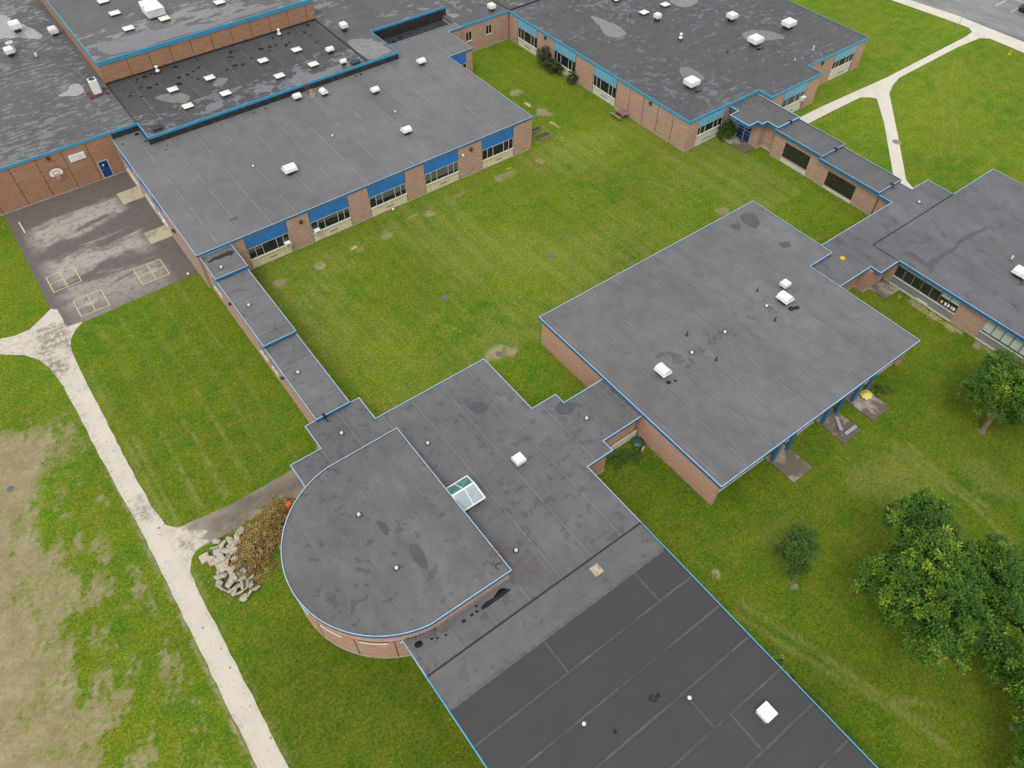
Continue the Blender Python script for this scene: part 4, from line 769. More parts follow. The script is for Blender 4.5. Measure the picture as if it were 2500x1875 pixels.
g = wing('south_wing', 'near wing with very dark seamed roof and cyan edge at the bottom of the view', sp_, 3.0, 0.16, 'blue_cyan', RM['south'], 'brick_drum', over=.5, fskip=(0, 2), wskip=(0, 2), top='blue_cyan', lip=.07,
         roofs=[([(5.55, 14.05), (24.38, 14.05), (24.38, 16.62), (5.55, 16.62)], 3.0, RM['strip']), ([(5.55, -22), (24.38, -22), (24.38, 14.05), (5.55, 14.05)], 2.995, RM['south'])])
M_['tape'] = paint('seam_tape_grey', (0.105, 0.105, 0.108), 0.6, 0.25, 2.5)
mb = MB(); strip(mb, 5.7, 14.05, 24.2, 14.05, .24, 3.006); mesh_obj('seam_tape', mb, 'tape', g)
for (x, y0, y1) in ((21.25, 11.4, 13.9), (13.1, 11.4, 13.9), (18.2, 3.4, 5.9), (19.6, .7, 3.3)): mb = MB(); strip(mb, x, y0, x, y1, .08, 3.003); mesh_obj('seam_tape', mb, 'tape', g)
# drum
DC, DR = (8.83, 26.44), 7.62
arc = [(DC[0]+DR*math.cos(R(a)), DC[1]+DR*math.sin(R(a))) for a in range(98, 263, 3)]
dp = arc+[(14.06, 18.84), (14.06, 34.04)]
g = wing('rounded_hall', 'taller brick hall with a half round roof and clerestory sills on its curved wall', dp, 4.2, 0.22, 'blue', RM['drum'], 'brick_drum', over=.12, lip=.07)
def arcbox(mb, a0, a1, z0, z1, r0, r1, mi=0):
    k = max(1, int((a1-a0)/2.5))
    for i in range(k):
        b0, b1 = R(a0+(a1-a0)*i/k), R(a0+(a1-a0)*(i+1)/k); f = lambda r, a, z: (DC[0]+r*math.cos(a), DC[1]+r*math.sin(a), z)
        mb.hexa([f(r0, b0, z0), f(r1, b0, z0), f(r1, b1, z0), f(r0, b1, z0)], [f(r0, b0, z1), f(r1, b0, z1), f(r1, b1, z1), f(r0, b1, z1)], mi, skip=())
mb = MB()
for i in range(70):
    a = 125+i*2.0
    if a < 262: arcbox(mb, a, a+1.15, 2.98, 3.1, DR-.13, DR-.085)
mesh_obj('soldier_course', mb, 'dframe', g)
mb = MB(); arcbox(mb, 120, 246, 3.1, 3.17, DR-.13, DR-.06); mesh_obj('string_course', mb, 'brick_drum', g)
for (a0, a1) in ((176, 190), (199, 213), (222, 237), (243, 258)):
    mb = MB(); arcbox(mb, a0, a1, 2.78, 2.96, DR-.13, DR-.10); wo = mesh_obj('window', mb, 'glass_green', g)
    mb = MB(); arcbox(mb, a0, a1, 2.68, 2.75, DR-.14, DR-.02); mesh_obj('sill', mb, 'offwhite', wo)
mb = MB()
for a in (196, 219, 240, 262): arcbox(mb, a, a+.5, .05, 2.95, DR-.125, DR-.112)
mesh_obj('movement_joint', mb, 'dframe', g)
mb = MB(); mb.box(8.8, 13.95, 18.90, 18.945, 2.98, 3.06); mesh_obj('flashing', mb, 'grey_panel', g)
# --- 11 west corridor --------------------------------------------------------------
lab = ['short top section of the stepped west corridor against the classroom wing', 'long middle section of the stepped west corridor with one round drain', 'lowest section of the stepped west corridor next to the middle block']
for i, (y0, y1, z, xr, wn) in enumerate(((59.35, 63.2, 3.9, 12.72, [(61.9, 59.9, 1.1, 2.8)]), (49.05, 59.4, 3.6, 12.6, [(51.3, 49.8, 1.0, 2.9)]), (39.3, 49.1, 3.3, 12.55, [(49.0, 47.6, 1.0, 2.6)]))):
    poly = [(9.47, y0), (xr, y0), (xr, y1), (9.47, y1)]
    g = wing('corridor_section', lab[i], poly, z, .22, 'blue', RM['corr'], 'brick_drum', over=.08, holes={3: [w_ for w_ in wn]}, lip=.06)
    mb = MB(); mb.box(9.55, xr-.07, y0+.02, y0+.06, z-.6, z-.22); mesh_obj('upstand', mb, 'upstand', g)
    for (a, b_, s, h) in wn: window(g, WEST(9.55, a), 0, a-b_, s, h, [(a-b_)/2])
def box_lamp(x, y, z, label):
    t = thing('wall_lamp', label, 'wall lamp', (x, y, z), 'wall lamps'); mb = MB(); mb.box(x-.28, x-.04, y-.13, y+.13, z-.1, z+.1); mesh_obj('housing', mb, 'lamp', t, bevel=.02); mb = MB(); mb.box(x-.05, x+.02, y-.08, y+.08, z-.15, z+.15); mesh_obj('backplate', mb, 'galv', t)
box_lamp(9.5, 56.3, 3.2, 'dark box lamp on the outer wall of the middle corridor section'); box_lamp(9.5, 45.7, 2.6, 'dark box lamp on the outer wall of the lowest corridor section')

# standing water on the roofs
def wetmat(name, c, spec=0.5):
    b = NB(name); n = b.noise(b.pos(), 1.2, 4, 0.6); return b.fin(b.mix(1.0, c, b.rng(n, 0.3, 0.7, 0.85, 1.15), 'MULTIPLY'), 0.05, spec)
M_['pud_silt'] = wetmat('puddle_silty', (0.19, 0.187, 0.18)); M_['pud_clear'] = wetmat('puddle_clear', (0.135, 0.135, 0.14), 0.9); M_['pud_far'] = wetmat('puddle_painted_sky', (0.30, 0.30, 0.30), 0.9); M_['pud_dark'] = wetmat('puddle_dark', (0.012, 0.012, 0.013), 0.35); M_['pud_brown'] = paint('silt_blush', (0.118, 0.108, 0.103), 0.42, 0.2, 1.0)  # far puddle: sky reflection put into its pale base colour
def puddle(z, pts, mat, jag=.12, sub=4):
    n = len(pts); out = []; rg = random.Random(int(pts[0][0]*100))
    for i in range(n):
        p0, p1, p2, p3 = [Vector(pts[(i+k) % n]) for k in (-1, 0, 1, 2)]
        for q in range(sub): t = q/sub; v = .5*((2*p1)+(p2-p0)*t+(2*p0-5*p1+4*p2-p3)*t*t+(3*p1-p0-3*p2+p3)*t**3); out.append((v.x+rg.uniform(-jag, jag), v.y+rg.uniform(-jag, jag), z))
    mb = MB(); mb.poly(out); struct('puddle', mb, mat, origin=(pts[0][0], pts[0][1], z))
def round_pud(z, x, y, r, mat='pud_dark'): puddle(z, [(x+r*math.cos(a), y+r*math.sin(a)*.8) for a in [k*1.047 for k in range(6)]], mat, r*.08, 3)
puddle(4.008, [(72.6, 79), (71.7, 76), (70.7, 73.6), (71.3, 72.2), (73.0, 72.0), (73.7, 73.8), (73.6, 75.8), (73.3, 77.7)], 'pud_silt', .1)
puddle(4.008, [(72.3, 61.2), (73.5, 60.8), (73.4, 58), (72, 57.5), (71.1, 59.3)], 'pud_clear', .1); puddle(4.008, [(85, 75.9), (84.8, 73.2), (87.6, 73.0), (88.5, 75.5)], 'pud_silt', .1); puddle(4.008, [(85.7, 62.8), (87.6, 62.6), (89.4, 60.6), (89.5, 58.7), (87.3, 59.4), (84.9, 61.2)], 'pud_clear', .15)
puddle(5.109, [(2, 128), (6.8, 125.5), (7.5, 124.2), (7.8, 122.1), (8.6, 120.6), (9.3, 118.3), (9.7, 116.2), (9.1, 115.3), (7.2, 117.1), (5, 118.3), (2, 119)], 'pud_far', .12)
puddle(5.109, [(8.96, 101), (9.9, 100.5), (9.9, 98.7), (8.9, 98), (8.1, 98.5), (7.0, 99.3), (8.2, 99.9)], 'pud_far', .08)
puddle(5.109, [(40.9, 90.3), (42.5, 90.4), (44.0, 88.5), (44.3, 85.2), (43.4, 84.9), (41.0, 85.0)], 'pud_silt', .06); puddle(4.059, [(56.9, 91.4), (58.3, 90.2), (57, 89.6), (56.9, 89.7)], 'pud_silt', .03)
puddle(7.808, [(13.7, 103), (16.3, 103.1), (20, 103.2), (21.3, 104.4), (23.3, 103.4), (22.9, 102), (27.2, 100.2), (31.8, 101), (35.3, 100.4), (38, 99.6), (28.1, 99.0), (19.8, 98.95), (14.5, 99.6)], 'pud_clear', .28)
for pts in ([(16.1, 92), (17.3, 92.3), (19, 91.3), (19.4, 89.9), (18.7, 89), (17, 90.2)], [(23, 91.2), (24, 92), (24.7, 91.2), (23.9, 90.2), (22.8, 90.3)], [(30.7, 86.3), (32.5, 87.2), (34.2, 85.6), (37, 86.2), (38.7, 85), (36.4, 84.7), (33.5, 84.6), (30.8, 84.7)], [(20, 86.4), (21.2, 87.1), (22, 86.1), (21.2, 85.2), (20.2, 85.4)], [(26, 86.6), (27.4, 87.2), (28.5, 86.2), (27.5, 85.3)]): puddle(5.058, pts, 'pud_clear', .14)
M_['damp'] = paint('damp_roof', (0.082, 0.083, 0.088), 0.3, 0.12, 2.0)
for z_, pts in ((3.056, [(65.8, 20.1), (66.2, 20.8), (67.3, 21.1), (68.1, 20.9), (69.5, 20.9), (70.8, 20.7), (71.7, 21.1), (74.7, 20.9), (76, 20.6), (76, 20.4), (74.6, 20.5), (71.7, 20.7), (70.8, 20.4), (69.3, 20.55), (68.0, 20.4), (66.9, 20.3), (66.2, 19.9)]), (3.057, [(65.8, 23.3), (66.7, 23.0), (66.6, 21.6), (66.3, 20.6), (65.9, 20.9), (65.9, 22.2)]),
               (3.306, [(57.2, 36.8), (58.4, 36.2), (57.9, 34.9), (56.8, 34.4), (56.4, 35.6)]), (3.3065, [(55.0, 36.4), (56, 36.0), (55.6, 35.4), (54.9, 35.6)]), (3.306, [(57, 31.5), (57.8, 31.0), (57.4, 30.4), (56.7, 30.8)]), (4.206, [(5+9, 66.5), (14.9, 66.6), (14.7, 66.2)]),
               (4.206, [(7.9+.9, 0), (8.9, .1), (8.8, .2)]), (3.006, [(26.0, 28.9), (27.2, 29.0), (27.6, 28), (26.6, 27.6), (25.9, 28.1)]), (4.2065, [(9.3, 24.6), (9.9, 24.4), (9.8, 22.9), (9.4, 22.4), (9.1, 23.2)]), (4.2065, [(8.5, 27.8), (8.9, 27.5), (8.9, 26.6), (8.5, 26.4)]), (3.006, [(20.5, 33.4), (21.4, 33), (21.6, 32.2), (20.9, 31.9), (20.3, 32.5)])):
    if pts[0][1] > 1: puddle(z_, pts, 'damp', .06)
rg = random.Random(77)
for k in range(58):
    x, y, a, r = rg.uniform(13.5, 39.5), rg.uniform(92.8, 98.1), rg.uniform(0, 3.1), rg.uniform(.1, .42); e = rg.uniform(.35, 1)
    puddle(5.059+.0004*k, [(x+r*math.cos(t)*rg.uniform(.6, 1.2)*math.cos(a)-r*e*math.sin(t)*math.sin(a), y+r*math.cos(t)*math.sin(a)+r*e*math.sin(t)*rg.uniform(.6, 1.2)*math.cos(a)) for t in [q*.9 for q in range(7)]], 'pud_dark', r*.14, 3)
puddle(3.008, [(11.1, 18.15), (11.3, 18.45), (12.2, 18.45), (12.9, 18.7), (13.3, 18.45), (13.45, 18.15), (12.2, 18.12)], 'pud_dark', .03)
for x, y, r in ((6.3, 18.75, .3), (9.6, 18.28, .16), (10.3, 18.3, .13), (10.7, 18.3, .12), (10.9, 18.63, .1), (7.2, 18.55, .1), (7.55, 18.35, .1), (8.1, 18.2, .1)): round_pud(3.0085, x, y, r)
puddle(3.007, [(13.9, 18.6), (14.4, 19.3), (16.0, 19.8), (16.3, 18.9), (16.4, 17.8), (16.0, 17.1), (14.9, 17.4), (14.3, 18.0)], 'pud_brown', .05)
for x, y, r in ((9.95, 86.4, .15), (11.9, 87.4, .3), (12.2, 85.4, .2), (13.4, 82.4, .14), (13.9, 83.2, .12), (24.5, 83.7, .12), (26, 83.6, .15), (38.3, 83.8, .15), (39, 83.8, .2)): round_pud(4.209, x, y, r)
puddle(3.908, [(9.85, 62.1), (10.6, 62.5), (12, 62.5), (12.5, 62.2), (12.1, 61.8), (10.8, 62)], 'pud_dark', .1)
for x, y, r in ((72.4, 50.9, .14), (73.3, 51, .12), (73.9, 50.9, .14), (74.6, 50.8, .16), (75.2, 50.7, .12), (75.3, 50, .14), (75.1, 49.3, .12), (74.9, 48.7, .15), (73.6, 50.5, .1), (74.3, 50.4, .1)): round_pud(3.609, x, y, r)
puddle(3.308, [(36.1, 27.6), (37.1, 27.4), (37.6, 26.9), (37.1, 26.4), (37.8, 25.9), (38.4, 26.5), (38.1, 27.0), (37.4, 27.9)], 'pud_brown', .08)
for x, y, r in ((70.1, 55.9, .35), (70.6, 55.8, .25), (84.2, 58.6, .35), (84.9, 58.5, .3), (87.1, 65.2, .3)): round_pud(4.0095, x, y, r)
for x, y, r in ((50.6, 24.6, .35), (51.1, 24.4, .3), (35.3, 25.0, .25), (35.9, 24.8, .15)): round_pud(3.3095, x, y, r)
# ------------------------------------------------------------------ rooftop equipment
def hood_barrel(x, y, z, along, label, s=1.0, sw=1.0, LZ=.5):
    """half round ventilator hood on a dark curb"""
    t = thing('roof_ventilator', label, 'roof ventilator', (x, y, z), 'white ventilator hoods on the roofs'); L, Wd = .52*s, .36*s*sw
    f = (lambda a, b_, c_: (x+a, y+b_, z+c_)) if along == 'x' else (lambda a, b_, c_: (x-b_, y+a, z+c_))
    mb = MB(); q = [(-L*.6, -Wd*.75), (L*.6, -Wd*.75), (L*.6, Wd*.75), (-L*.6, Wd*.75)]
    mb.hexa([f(a, b_, 0) for a, b_ in q], [f(a, b_, .5) for a, b_ in q]); mesh_obj('curb', mb, 'curb', t)
    mb = MB(); n = 10; k = len(mb.v)
    for a in (-L, L):
        for i in range(n+1): th = math.pi*i/n; mb.v.append(f(a*(1-.06*math.sin(th)), -Wd*1.05*math.cos(th), LZ+.36*s*math.sin(th)**.8))
    for i in range(n): mb.f.append((k+i, k+n+1+i, k+n+2+i, k+i+1)); mb.mi.append(0)
    mb.f.append(tuple(k+i for i in range(n+1))); mb.mi.append(0); mb.f.append(tuple(k+n+1+i for i in reversed(range(n+1)))); mb.mi.append(0)
    for a in (-.33*L, .33*L):
        k = len(mb.v)
        for da in (-.02, .02):
            for i in range(n+1): th = math.pi*i/n; mb.v.append(f(a+da, -Wd*1.08*math.cos(th), LZ+.375*s*math.sin(th)**.8))
        for i in range(n): mb.f.append((k+i, k+n+1+i, k+n+2+i, k+i+1)); mb.mi.append(0)
    mesh_obj('hood', mb, 'white', t)
    mb = MB(); q = [(-L*1.06, -Wd*1.1), (L*1.06, -Wd*1.1), (L*1.06, Wd*1.1), (-L*1.06, Wd*1.1)]; mb.hexa([f(a, b_, LZ-.08) for a, b_ in q], [f(a, b_, LZ-.002) for a, b_ in q]); mesh_obj('skirt', mb, 'white_clean', t)
    return t
def hood_hip(x, y, z, label, sx_=.75, sy_=.6, h=.5, lift=.38):
    sx_ *= .70; sy_ *= .78; h *= 1.15; lift *= 1.15
    """bevelled box ventilator hood standing clear of its curb"""
    t = thing('roof_ventilator', label, 'roof ventilator', (x, y, z), 'white ventilator hoods on the roofs')
    mb = MB(); mb.box(x-sx_*.62, x+sx_*.62, y-sy_*.62, y+sy_*.62, z, z+lift); mesh_obj('curb', mb, 'curb', t)
    def fr_(k0, k1, z0, z1): mb.hexa([(x-sx_*k0, y-sy_*k0, z0), (x+sx_*k0, y-sy_*k0, z0), (x+sx_*k0, y+sy_*k0, z0), (x-sx_*k0, y+sy_*k0, z0)], [(x-sx_*k1, y-sy_*k1, z1), (x+sx_*k1, y-sy_*k1, z1), (x+sx_*k1, y+sy_*k1, z1), (x-sx_*k1, y+sy_*k1, z1)])
    mb = MB(); fr_(.93, 1.0, z+lift-.02, z+lift+h*.12); fr_(1.0, 1.0, z+lift+h*.12, z+lift+h*.78); fr_(1.0, .86, z+lift+h*.78, z+lift+h*.93); fr_(.80, .77, z+lift+h*.93, z+lift+h); mesh_obj('hood', mb, 'white', t)
    mb = MB(); mb.box(x-sx_*1.015, x+sx_*1.015, y-sy_*1.015, y+sy_*1.015, z+lift+h*.40, z+lift+h*.46); mesh_obj('skirt', mb, 'white_clean', t); return t
def skylight(x, y, z, label, s=.56):
    t = thing('roof_skylight', label, 'skylight', (x, y, z), 'small white dome skylights'); mb = MB(); mb.box(x-s*.93, x+s*.93, y-s*.8, y+s*.8, z, z+.24); mesh_obj('curb', mb, 'curb', t)
    mb = MB(); n = 6; k = len(mb.v)
    for i in range(n+1):
        for j in range(n+1):
            a, b_ = 2*i/n-1, 2*j/n-1; e = max(abs(a), abs(b_)); mb.v.append((x+a*s, y+b_*s*.87, z+.27+.17*(1-a*a)**.7*(1-b_*b_)**.7))
    for i in range(n):
        for j in range(n): mb.f.append((k+i*(n+1)+j, k+(i+1)*(n+1)+j, k+(i+1)*(n+1)+j+1, k+i*(n+1)+j+1)); mb.mi.append(0)
    mesh_obj('dome', mb, 'acrylic', t, smooth=True)
    mb = MB(); ring(mb, [(x-s, y-s*.87), (x+s, y-s*.87), (x+s, y+s*.87), (x-s, y+s*.87)], z+.22, z+.285, .02, .05, (), 0); mesh_obj('rim', mb, 'white', t); return t
def mushroom(x, y, z, label, s=.8):
    t = thing('roof_exhaust', label, 'roof exhaust', (x, y, z), 'round white roof exhausts'); mb = MB(); mb.box(x-.3*s, x+.3*s, y-.3*s, y+.3*s, z, z+.2); mesh_obj('curb', mb, 'curb', t)
    mb = MB(); mb.cyl(x, y, z+.2, z+.32, .30*s, .34*s, 20); mb.cyl(x, y, z+.32, z+.42, .34*s, .2*s, 20); mb.cyl(x, y, z+.42, z+.72, .17*s, .17*s, 20); mesh_obj('stack', mb, 'white', t)
    mb = MB(); mb.cyl(x, y, z+.72, z+.82, .2*s, .26*s, 20); mb.cyl(x, y, z+.82, z+.92, .26*s, .12*s, 20); mesh_obj('cap', mb, 'white_clean', t); return t
def drain(x, y, z, label):
    t = thing('roof_drain', label, 'roof drain', (x, y, z), 'round roof drains'); mb = MB(); mb.cyl(x, y, z-.01, z+.02, .27, .22, 24); mesh_obj('flange', mb, 'curb', t)
    mb = MB(); mb.cyl(x, y, z+.02, z+.13, .14, .13, 20); mb.cyl(x, y, z+.13, z+.16, .13, .08, 20)
    for i in range(8): a = i*math.pi/4; mb.box(x+.11*math.cos(a)-.012, x+.11*math.cos(a)+.012, y+.11*math.sin(a)-.012, y+.11*math.sin(a)+.012, z+.14, z+.18)
    mesh_obj('strainer', mb, 'frame', t); return t
def pipe_vent(x, y, z, label, h=.45, r=.06, mat='black', boot=.16):
    t = thing('vent_pipe', label, 'vent pipe', (x, y, z), 'small vent pipes on the roofs'); mb = MB(); mb.cyl(x, y, z-.01, z+.1, boot, r*1.3, 14); mesh_obj('boot', mb, 'curb', t); mb = MB(); mb.cyl(x, y, z+.1, z+h, r, r, 12); mesh_obj('pipe', mb, mat, t); return t
Z = 5.1
for x, y, lb in ((18.4, 92.35, 'dome skylight, upper row and leftmost of the eight on the dark puddled roof'), (23.0, 92.3, 'dome skylight second from left in the upper row of the dark puddled roof'), (30.03, 92.3, 'dome skylight third from left in the upper row of the dark puddled roof'), (34.65, 92.3, 'dome skylight rightmost in the upper row, beside a barrel hood'),
                 (18.45, 87.75, 'dome skylight leftmost in the lower row of the dark puddled roof'), (23.1, 87.75, 'dome skylight second from left in the lower row of the dark puddled roof'), (30.03, 87.65, 'dome skylight third from left in the lower row of the dark puddled roof'), (34.65, 87.7, 'dome skylight rightmost in the lower row, above the long blue edge')):
    skylight(x, y, 5.05, lb)
for x, y, lb in ((18.3, 109.6, 'flat skylight left of the big white unit on the high hall roof'), (18.3, 104.45, 'flat skylight nearest the left corner of the high hall roof'), (22.85, 104.35, 'flat skylight directly in front of the big white unit'), (30.3, 104.5, 'flat skylight right of the big white unit on the high hall roof'), (18.2, 113.9, 'flat skylight cut by the top edge, left of the big white unit')):
    skylight(x, y, 7.8, lb, .62)
for x, y, lb in ((79.05, 75.0, 'square dome skylight left of a small boxy hood on the east building roof'), (83.1, 75.0, 'square dome skylight furthest right on the east building roof'), (78.75, 80.4, 'square dome skylight cut by the top edge above the east building roof')): skylight(x, y, 4.0, lb, .56)
hood_barrel(37.85, 89.3, 5.05, 'x', 'barrel hood beside the upper row of skylights on the puddled roof', .9); hood_barrel(37.75, 85.6, 5.05, 'x', 'barrel hood beside a low black box near the long blue edge', .75)
for x, y, a, s, lb in ((29.95, 83.1, 'x', .9, 'barrel hood left of the beige flue box under the long blue edge'), (33.0, 82.1, 'y', .9, 'barrel hood right of the beige flue box, turned end on'), (38.2, 78.8, 'x', .9, 'barrel hood with a dark T shaped stain in front of it'), (46.4, 81.3, 'x', .95, 'barrel hood near the notch at the far end of the classroom wing'),
                       (36.65, 69.1, 'x', 1.0, 'barrel hood in the middle of the classroom roof nearest the right hand bays'), (22.65, 70.2, 'x', 1.3, 'largest barrel hood, at the near left part of the classroom roof')): hood_barrel(x, y, 4.2, a, lb, s, 1.15)
hood_barrel(35.5, 26.0, 3.3, 'y', 'long barrel hood beside the dark damp patch near the left side of the centre block', 1.15, 1.1); hood_barrel(50.75, 25.65, 3.3, 'y', 'long ribbed barrel hood just below a smaller boxy hood on the centre block', 1.2, 1.15)
hood_hip(52.25, 26.9, 3.3, 'small boxy hood just above the ribbed barrel hood on the centre block', .55, .5, .42, .25)
hood_hip(20.35, 26.3, 3.0, 'squat white hood right of the glass skylight on the middle roof', .62, .55, .45, .2)
hood_barrel(71.9, 14.5, 3.05, 'y', 'large barrel hood cut by the right edge of the view', 1.35, 1.1)
for x, y, z, sx_, sy_, h, l, lb in ((7.5, 119.0, 5.1, .95, .8, .7, .45, 'boxy hood standing in the pale puddle at the far left'), (11.15, 115.1, 5.1, .75, .7, .6, .3, 'boxy hood right beside the high hall wall at the far left'), (5.1, 112.7, 5.1, .75, .65, .55, .4, 'low white box in front of the round fan tower'),
                       (42.1, 93.3, 5.1, .62, .6, .5, .5, 'boxy hood on the annex roof right of the roof seam'), (62.5, 88.4, 4.05, .62, .6, .5, .35, 'boxy hood on the link roof above the two small windows'), (79.05, 72.4, 4.0, .55, .55, .5, .4, 'small boxy hood beside the two square skylights'),
                       (87.15, 66.2, 4.0, .8, .75, .55, .45, 'boxy hood alone in the middle of the east building roof'), (91.8, 60.2, 4.0, 1.1, .9, .6, .4, 'wide boxy hood nearest the far right corner of the east building roof'), (84.6, 59.7, 4.0, 1.1, .95, .65, .4, 'wide boxy hood second from the far right corner, pale puddle behind it'), (70.15, 57.1, 4.0, 1.05, .95, .65, .4, 'wide boxy hood nearest the near left corner of the east building roof')):
    hood_hip(x, y, z, lb, sx_, sy_, h, l)
mushroom(18.5, 97.6, 5.05, 'round white exhaust at the foot of the high hall wall, left one'); mushroom(34.7, 97.4, 5.05, 'round white exhaust at the foot of the high hall wall, right one'); mushroom(77.8, 66.6, 4.0, 'round stacked white exhaust alone on the east building roof')
for x, y, z, lb in ((37.95, 73.75, 4.2, 'white drain on the classroom roof between the two right hand barrel hoods'), (29.6, 73.7, 4.2, 'white drain in the faint pale patch of the classroom roof'), (19.9, 73.65, 4.2, 'white drain left of the largest barrel hood'), (10.6, 60.65, 3.9, 'round drain on the short top corridor section'), (10.6, 54.6, 3.6, 'round drain on the long middle corridor section'), (10.6, 44.8, 3.3, 'round drain on the lowest west corridor section'),
                    (10.55, 37.1, 3.0, 'round drain just below the foot of the west corridor'), (15.6, 32.1, 3.0, 'round drain beside the long straight edge of the rounded hall'), (15.6, 20.35, 3.0, 'round drain near the ladder corner of the rounded hall'), (27.4, 26.4, 3.0, 'round drain in a circular damp ring on the middle roof arm'), (7.77, 29.0, 4.2, 'round drain on the rounded hall, upper one'), (7.78, 23.75, 4.2, 'round drain on the rounded hall, lower one'),
                    (39.3, 26.2, 3.3, 'round drain on the centre block nearest the left hood'), (43.45, 26.2, 3.3, 'round drain in the middle of the centre block'), (49.0, 26.2, 3.3, 'round drain on the centre block beside the ribbed hood'), (74.3, 27.2, 3.0, 'round drain on the link roof below the east corridor')): drain(x, y, z, lb)
for x, y, lb in ((40.46, 28.0, 'thin black vent pipe above the middle drains of the centre block'), (40.38, 24.35, 'thin black vent pipe below the damp patch of the centre block'), (49.85, 28.1, 'thin black vent pipe upper left of the small boxy hood'), (48.2, 24.5, 'thin black vent pipe below the ribbed barrel hood')): pipe_vent(x, y, 3.3, lb, .5, .045)
pipe_vent(89.4, 54.0, 4.0, 'white vent pipe near the far corner of the east roof, the taller one', .75, .07, 'white'); pipe_vent(85.45, 53.7, 4.0, 'white vent pipe near the far corner of the east roof, the shorter one', .4, .06, 'white'); pipe_vent(76.9, 75.4, 4.0, 'thin dark vent pipe left of the square skylights', .5, .05); pipe_vent(80.2, 60.4, 4.0, 'thin dark vent pipe left of the wide boxy hood', .5, .05); pipe_vent(7.6, 110.5, 5.1, 'small white vent on the wet low hall roof', .5, .14, 'white')
pipe_vent(73.5, 16.3, 3.05, 'white vent pipe on the southeast roof beside the big barrel hood', .5, .08, 'white'); pipe_vent(16.3, 6.85, 3.0, 'stout dark vent on the black roof, the wider one of the pair', .3, .13, 'curb', .3); pipe_vent(16.75, 6.82, 3.0, 'thin dark pipe beside the stout vent on the black roof', .3, .05, 'black', .12); pipe_vent(13.1, 6.85, 3.0, 'lone thin dark pipe on the black roof', .3, .05, 'black', .12)
for x, y, lb in ((18.15, 5.5, 'round white capped pipe on the black roof right of the dark vents'), (11.8, 8.3, 'round white capped pipe on the black roof left of the dark vents')):
    t = thing('capped_pipe', lb, 'vent pipe', (x, y, 3), 'white capped pipes on the black roof'); mb = MB(); mb.cyl(x, y, 3, 3.32, .08, .08, 14); mesh_obj('pipe', mb, 'rust', t); mb = MB(); mb.cyl(x, y, 3.3, 3.35, .13, .13, 20); mb.cyl(x, y, 3.35, 3.40, .13, .06, 20); mesh_obj('cap', mb, 'white', t)
mb = MB(); mb.cyl(60.5, 26.4, 2.99, 3.05, .26, .24, 24); mb.cyl(60.5, 26.4, 3.05, 3.08, .2, .05, 24); tag(mesh_obj('yellow_disc', mb, paint('yellow_disc_paint', (.75, .42, .01), .5), origin=(60.5, 26.4, 3)), 'bright yellow disc lying on the grey link roof', 'disc')
t = thing('roof_hatch', 'bright white square hatch on the black roof', 'roof hatch', (21.35, 1.98, 3)); mb = MB(); mb.box(20.95, 21.77, 1.58, 2.4, 3.0, 3.42); mesh_obj('curb', mb, 'white', t); mb = MB(); mb.box(20.88, 21.84, 1.5, 2.47, 3.42, 3.5); mesh_obj('lid', mb, 'white_clean', t, bevel=.02)
t = thing('masonry_cap', 'small tan masonry block on the grey strip above the black roof', 'chimney', (19.24, 15.7, 3)); mb = MB(); mb.box(18.88, 19.6, 15.32, 16.08, 3.0, 3.12); mesh_obj('base', mb, 'stone_pad', t); mb = MB(); mb.hexa([(19.0, 15.5, 3.12), (19.5, 15.45, 3.12), (19.52, 15.98, 3.12), (19.05, 16.0, 3.12)], [(19.15, 15.7, 3.3), (19.35, 15.65, 3.33), (19.42, 15.85, 3.28), (19.2, 15.88, 3.3)]); mesh_obj('cap', mb, 'chunk', t)
for (x, y, z, sx_, sy_, h, lb) in ((39.2, 85.2, 5.05, .5, .35, .2, 'low black box right of a barrel hood near the long blue edge'), (13.9, 85.5, 5.05, .55, .35, .22, 'low black box in the near left corner of the puddled roof')):
    t = thing('roof_box', lb, 'roof curb', (x, y, z), 'low black roof boxes'); mb = MB(); mb.box(x-sx_, x+sx_, y-sy_, y+sy_, z, z+h); mesh_obj('body', mb, 'curb', t); mb = MB(); mb.box(x-sx_-.05, x+sx_+.05, y-sy_-.05, y+sy_+.05, z+h, z+h+.04); mesh_obj('lid', mb, 'upstand', t)
# big unit on the high hall
t = thing('rooftop_unit', 'biggest white louvred unit on the high hall roof', 'rooftop unit', (22.2, 106.6, 7.8)); mb = MB(); mb.box(21.6, 23.0, 105.5, 107.1, 7.8, 8.2); mesh_obj('curb', mb, 'curb', t)
def frus(mb, cx, cy, hx0, hy0, z0, hx1, hy1, z1): mb.hexa([(cx-hx0, cy-hy0, z0), (cx+hx0, cy-hy0, z0), (cx+hx0, cy+hy0, z0), (cx-hx0, cy+hy0, z0)], [(cx-hx1, cy-hy1, z1), (cx+hx1, cy-hy1, z1), (cx+hx1, cy+hy1, z1), (cx-hx1, cy+hy1, z1)])
mb = MB()
for i in range(7): frus(mb, 22.3, 106.3, 1.05+.02*i, 1.25, 8.15+i*.13, 1.12, 1.32, 8.25+i*.13)
frus(mb, 22.3, 106.3, 1.0, 1.2, 8.1, 1.0, 1.2, 9.05); mesh_obj('louvred_case', mb, 'white', t); mb = MB(); frus(mb, 22.3, 106.3, 1.1, 1.3, 9.06, .8, 1.0, 9.25); frus(mb, 21.9, 106.9, .8, .7, 9.25, .7, .6, 9.45); mesh_obj('top', mb, 'white_clean', t)
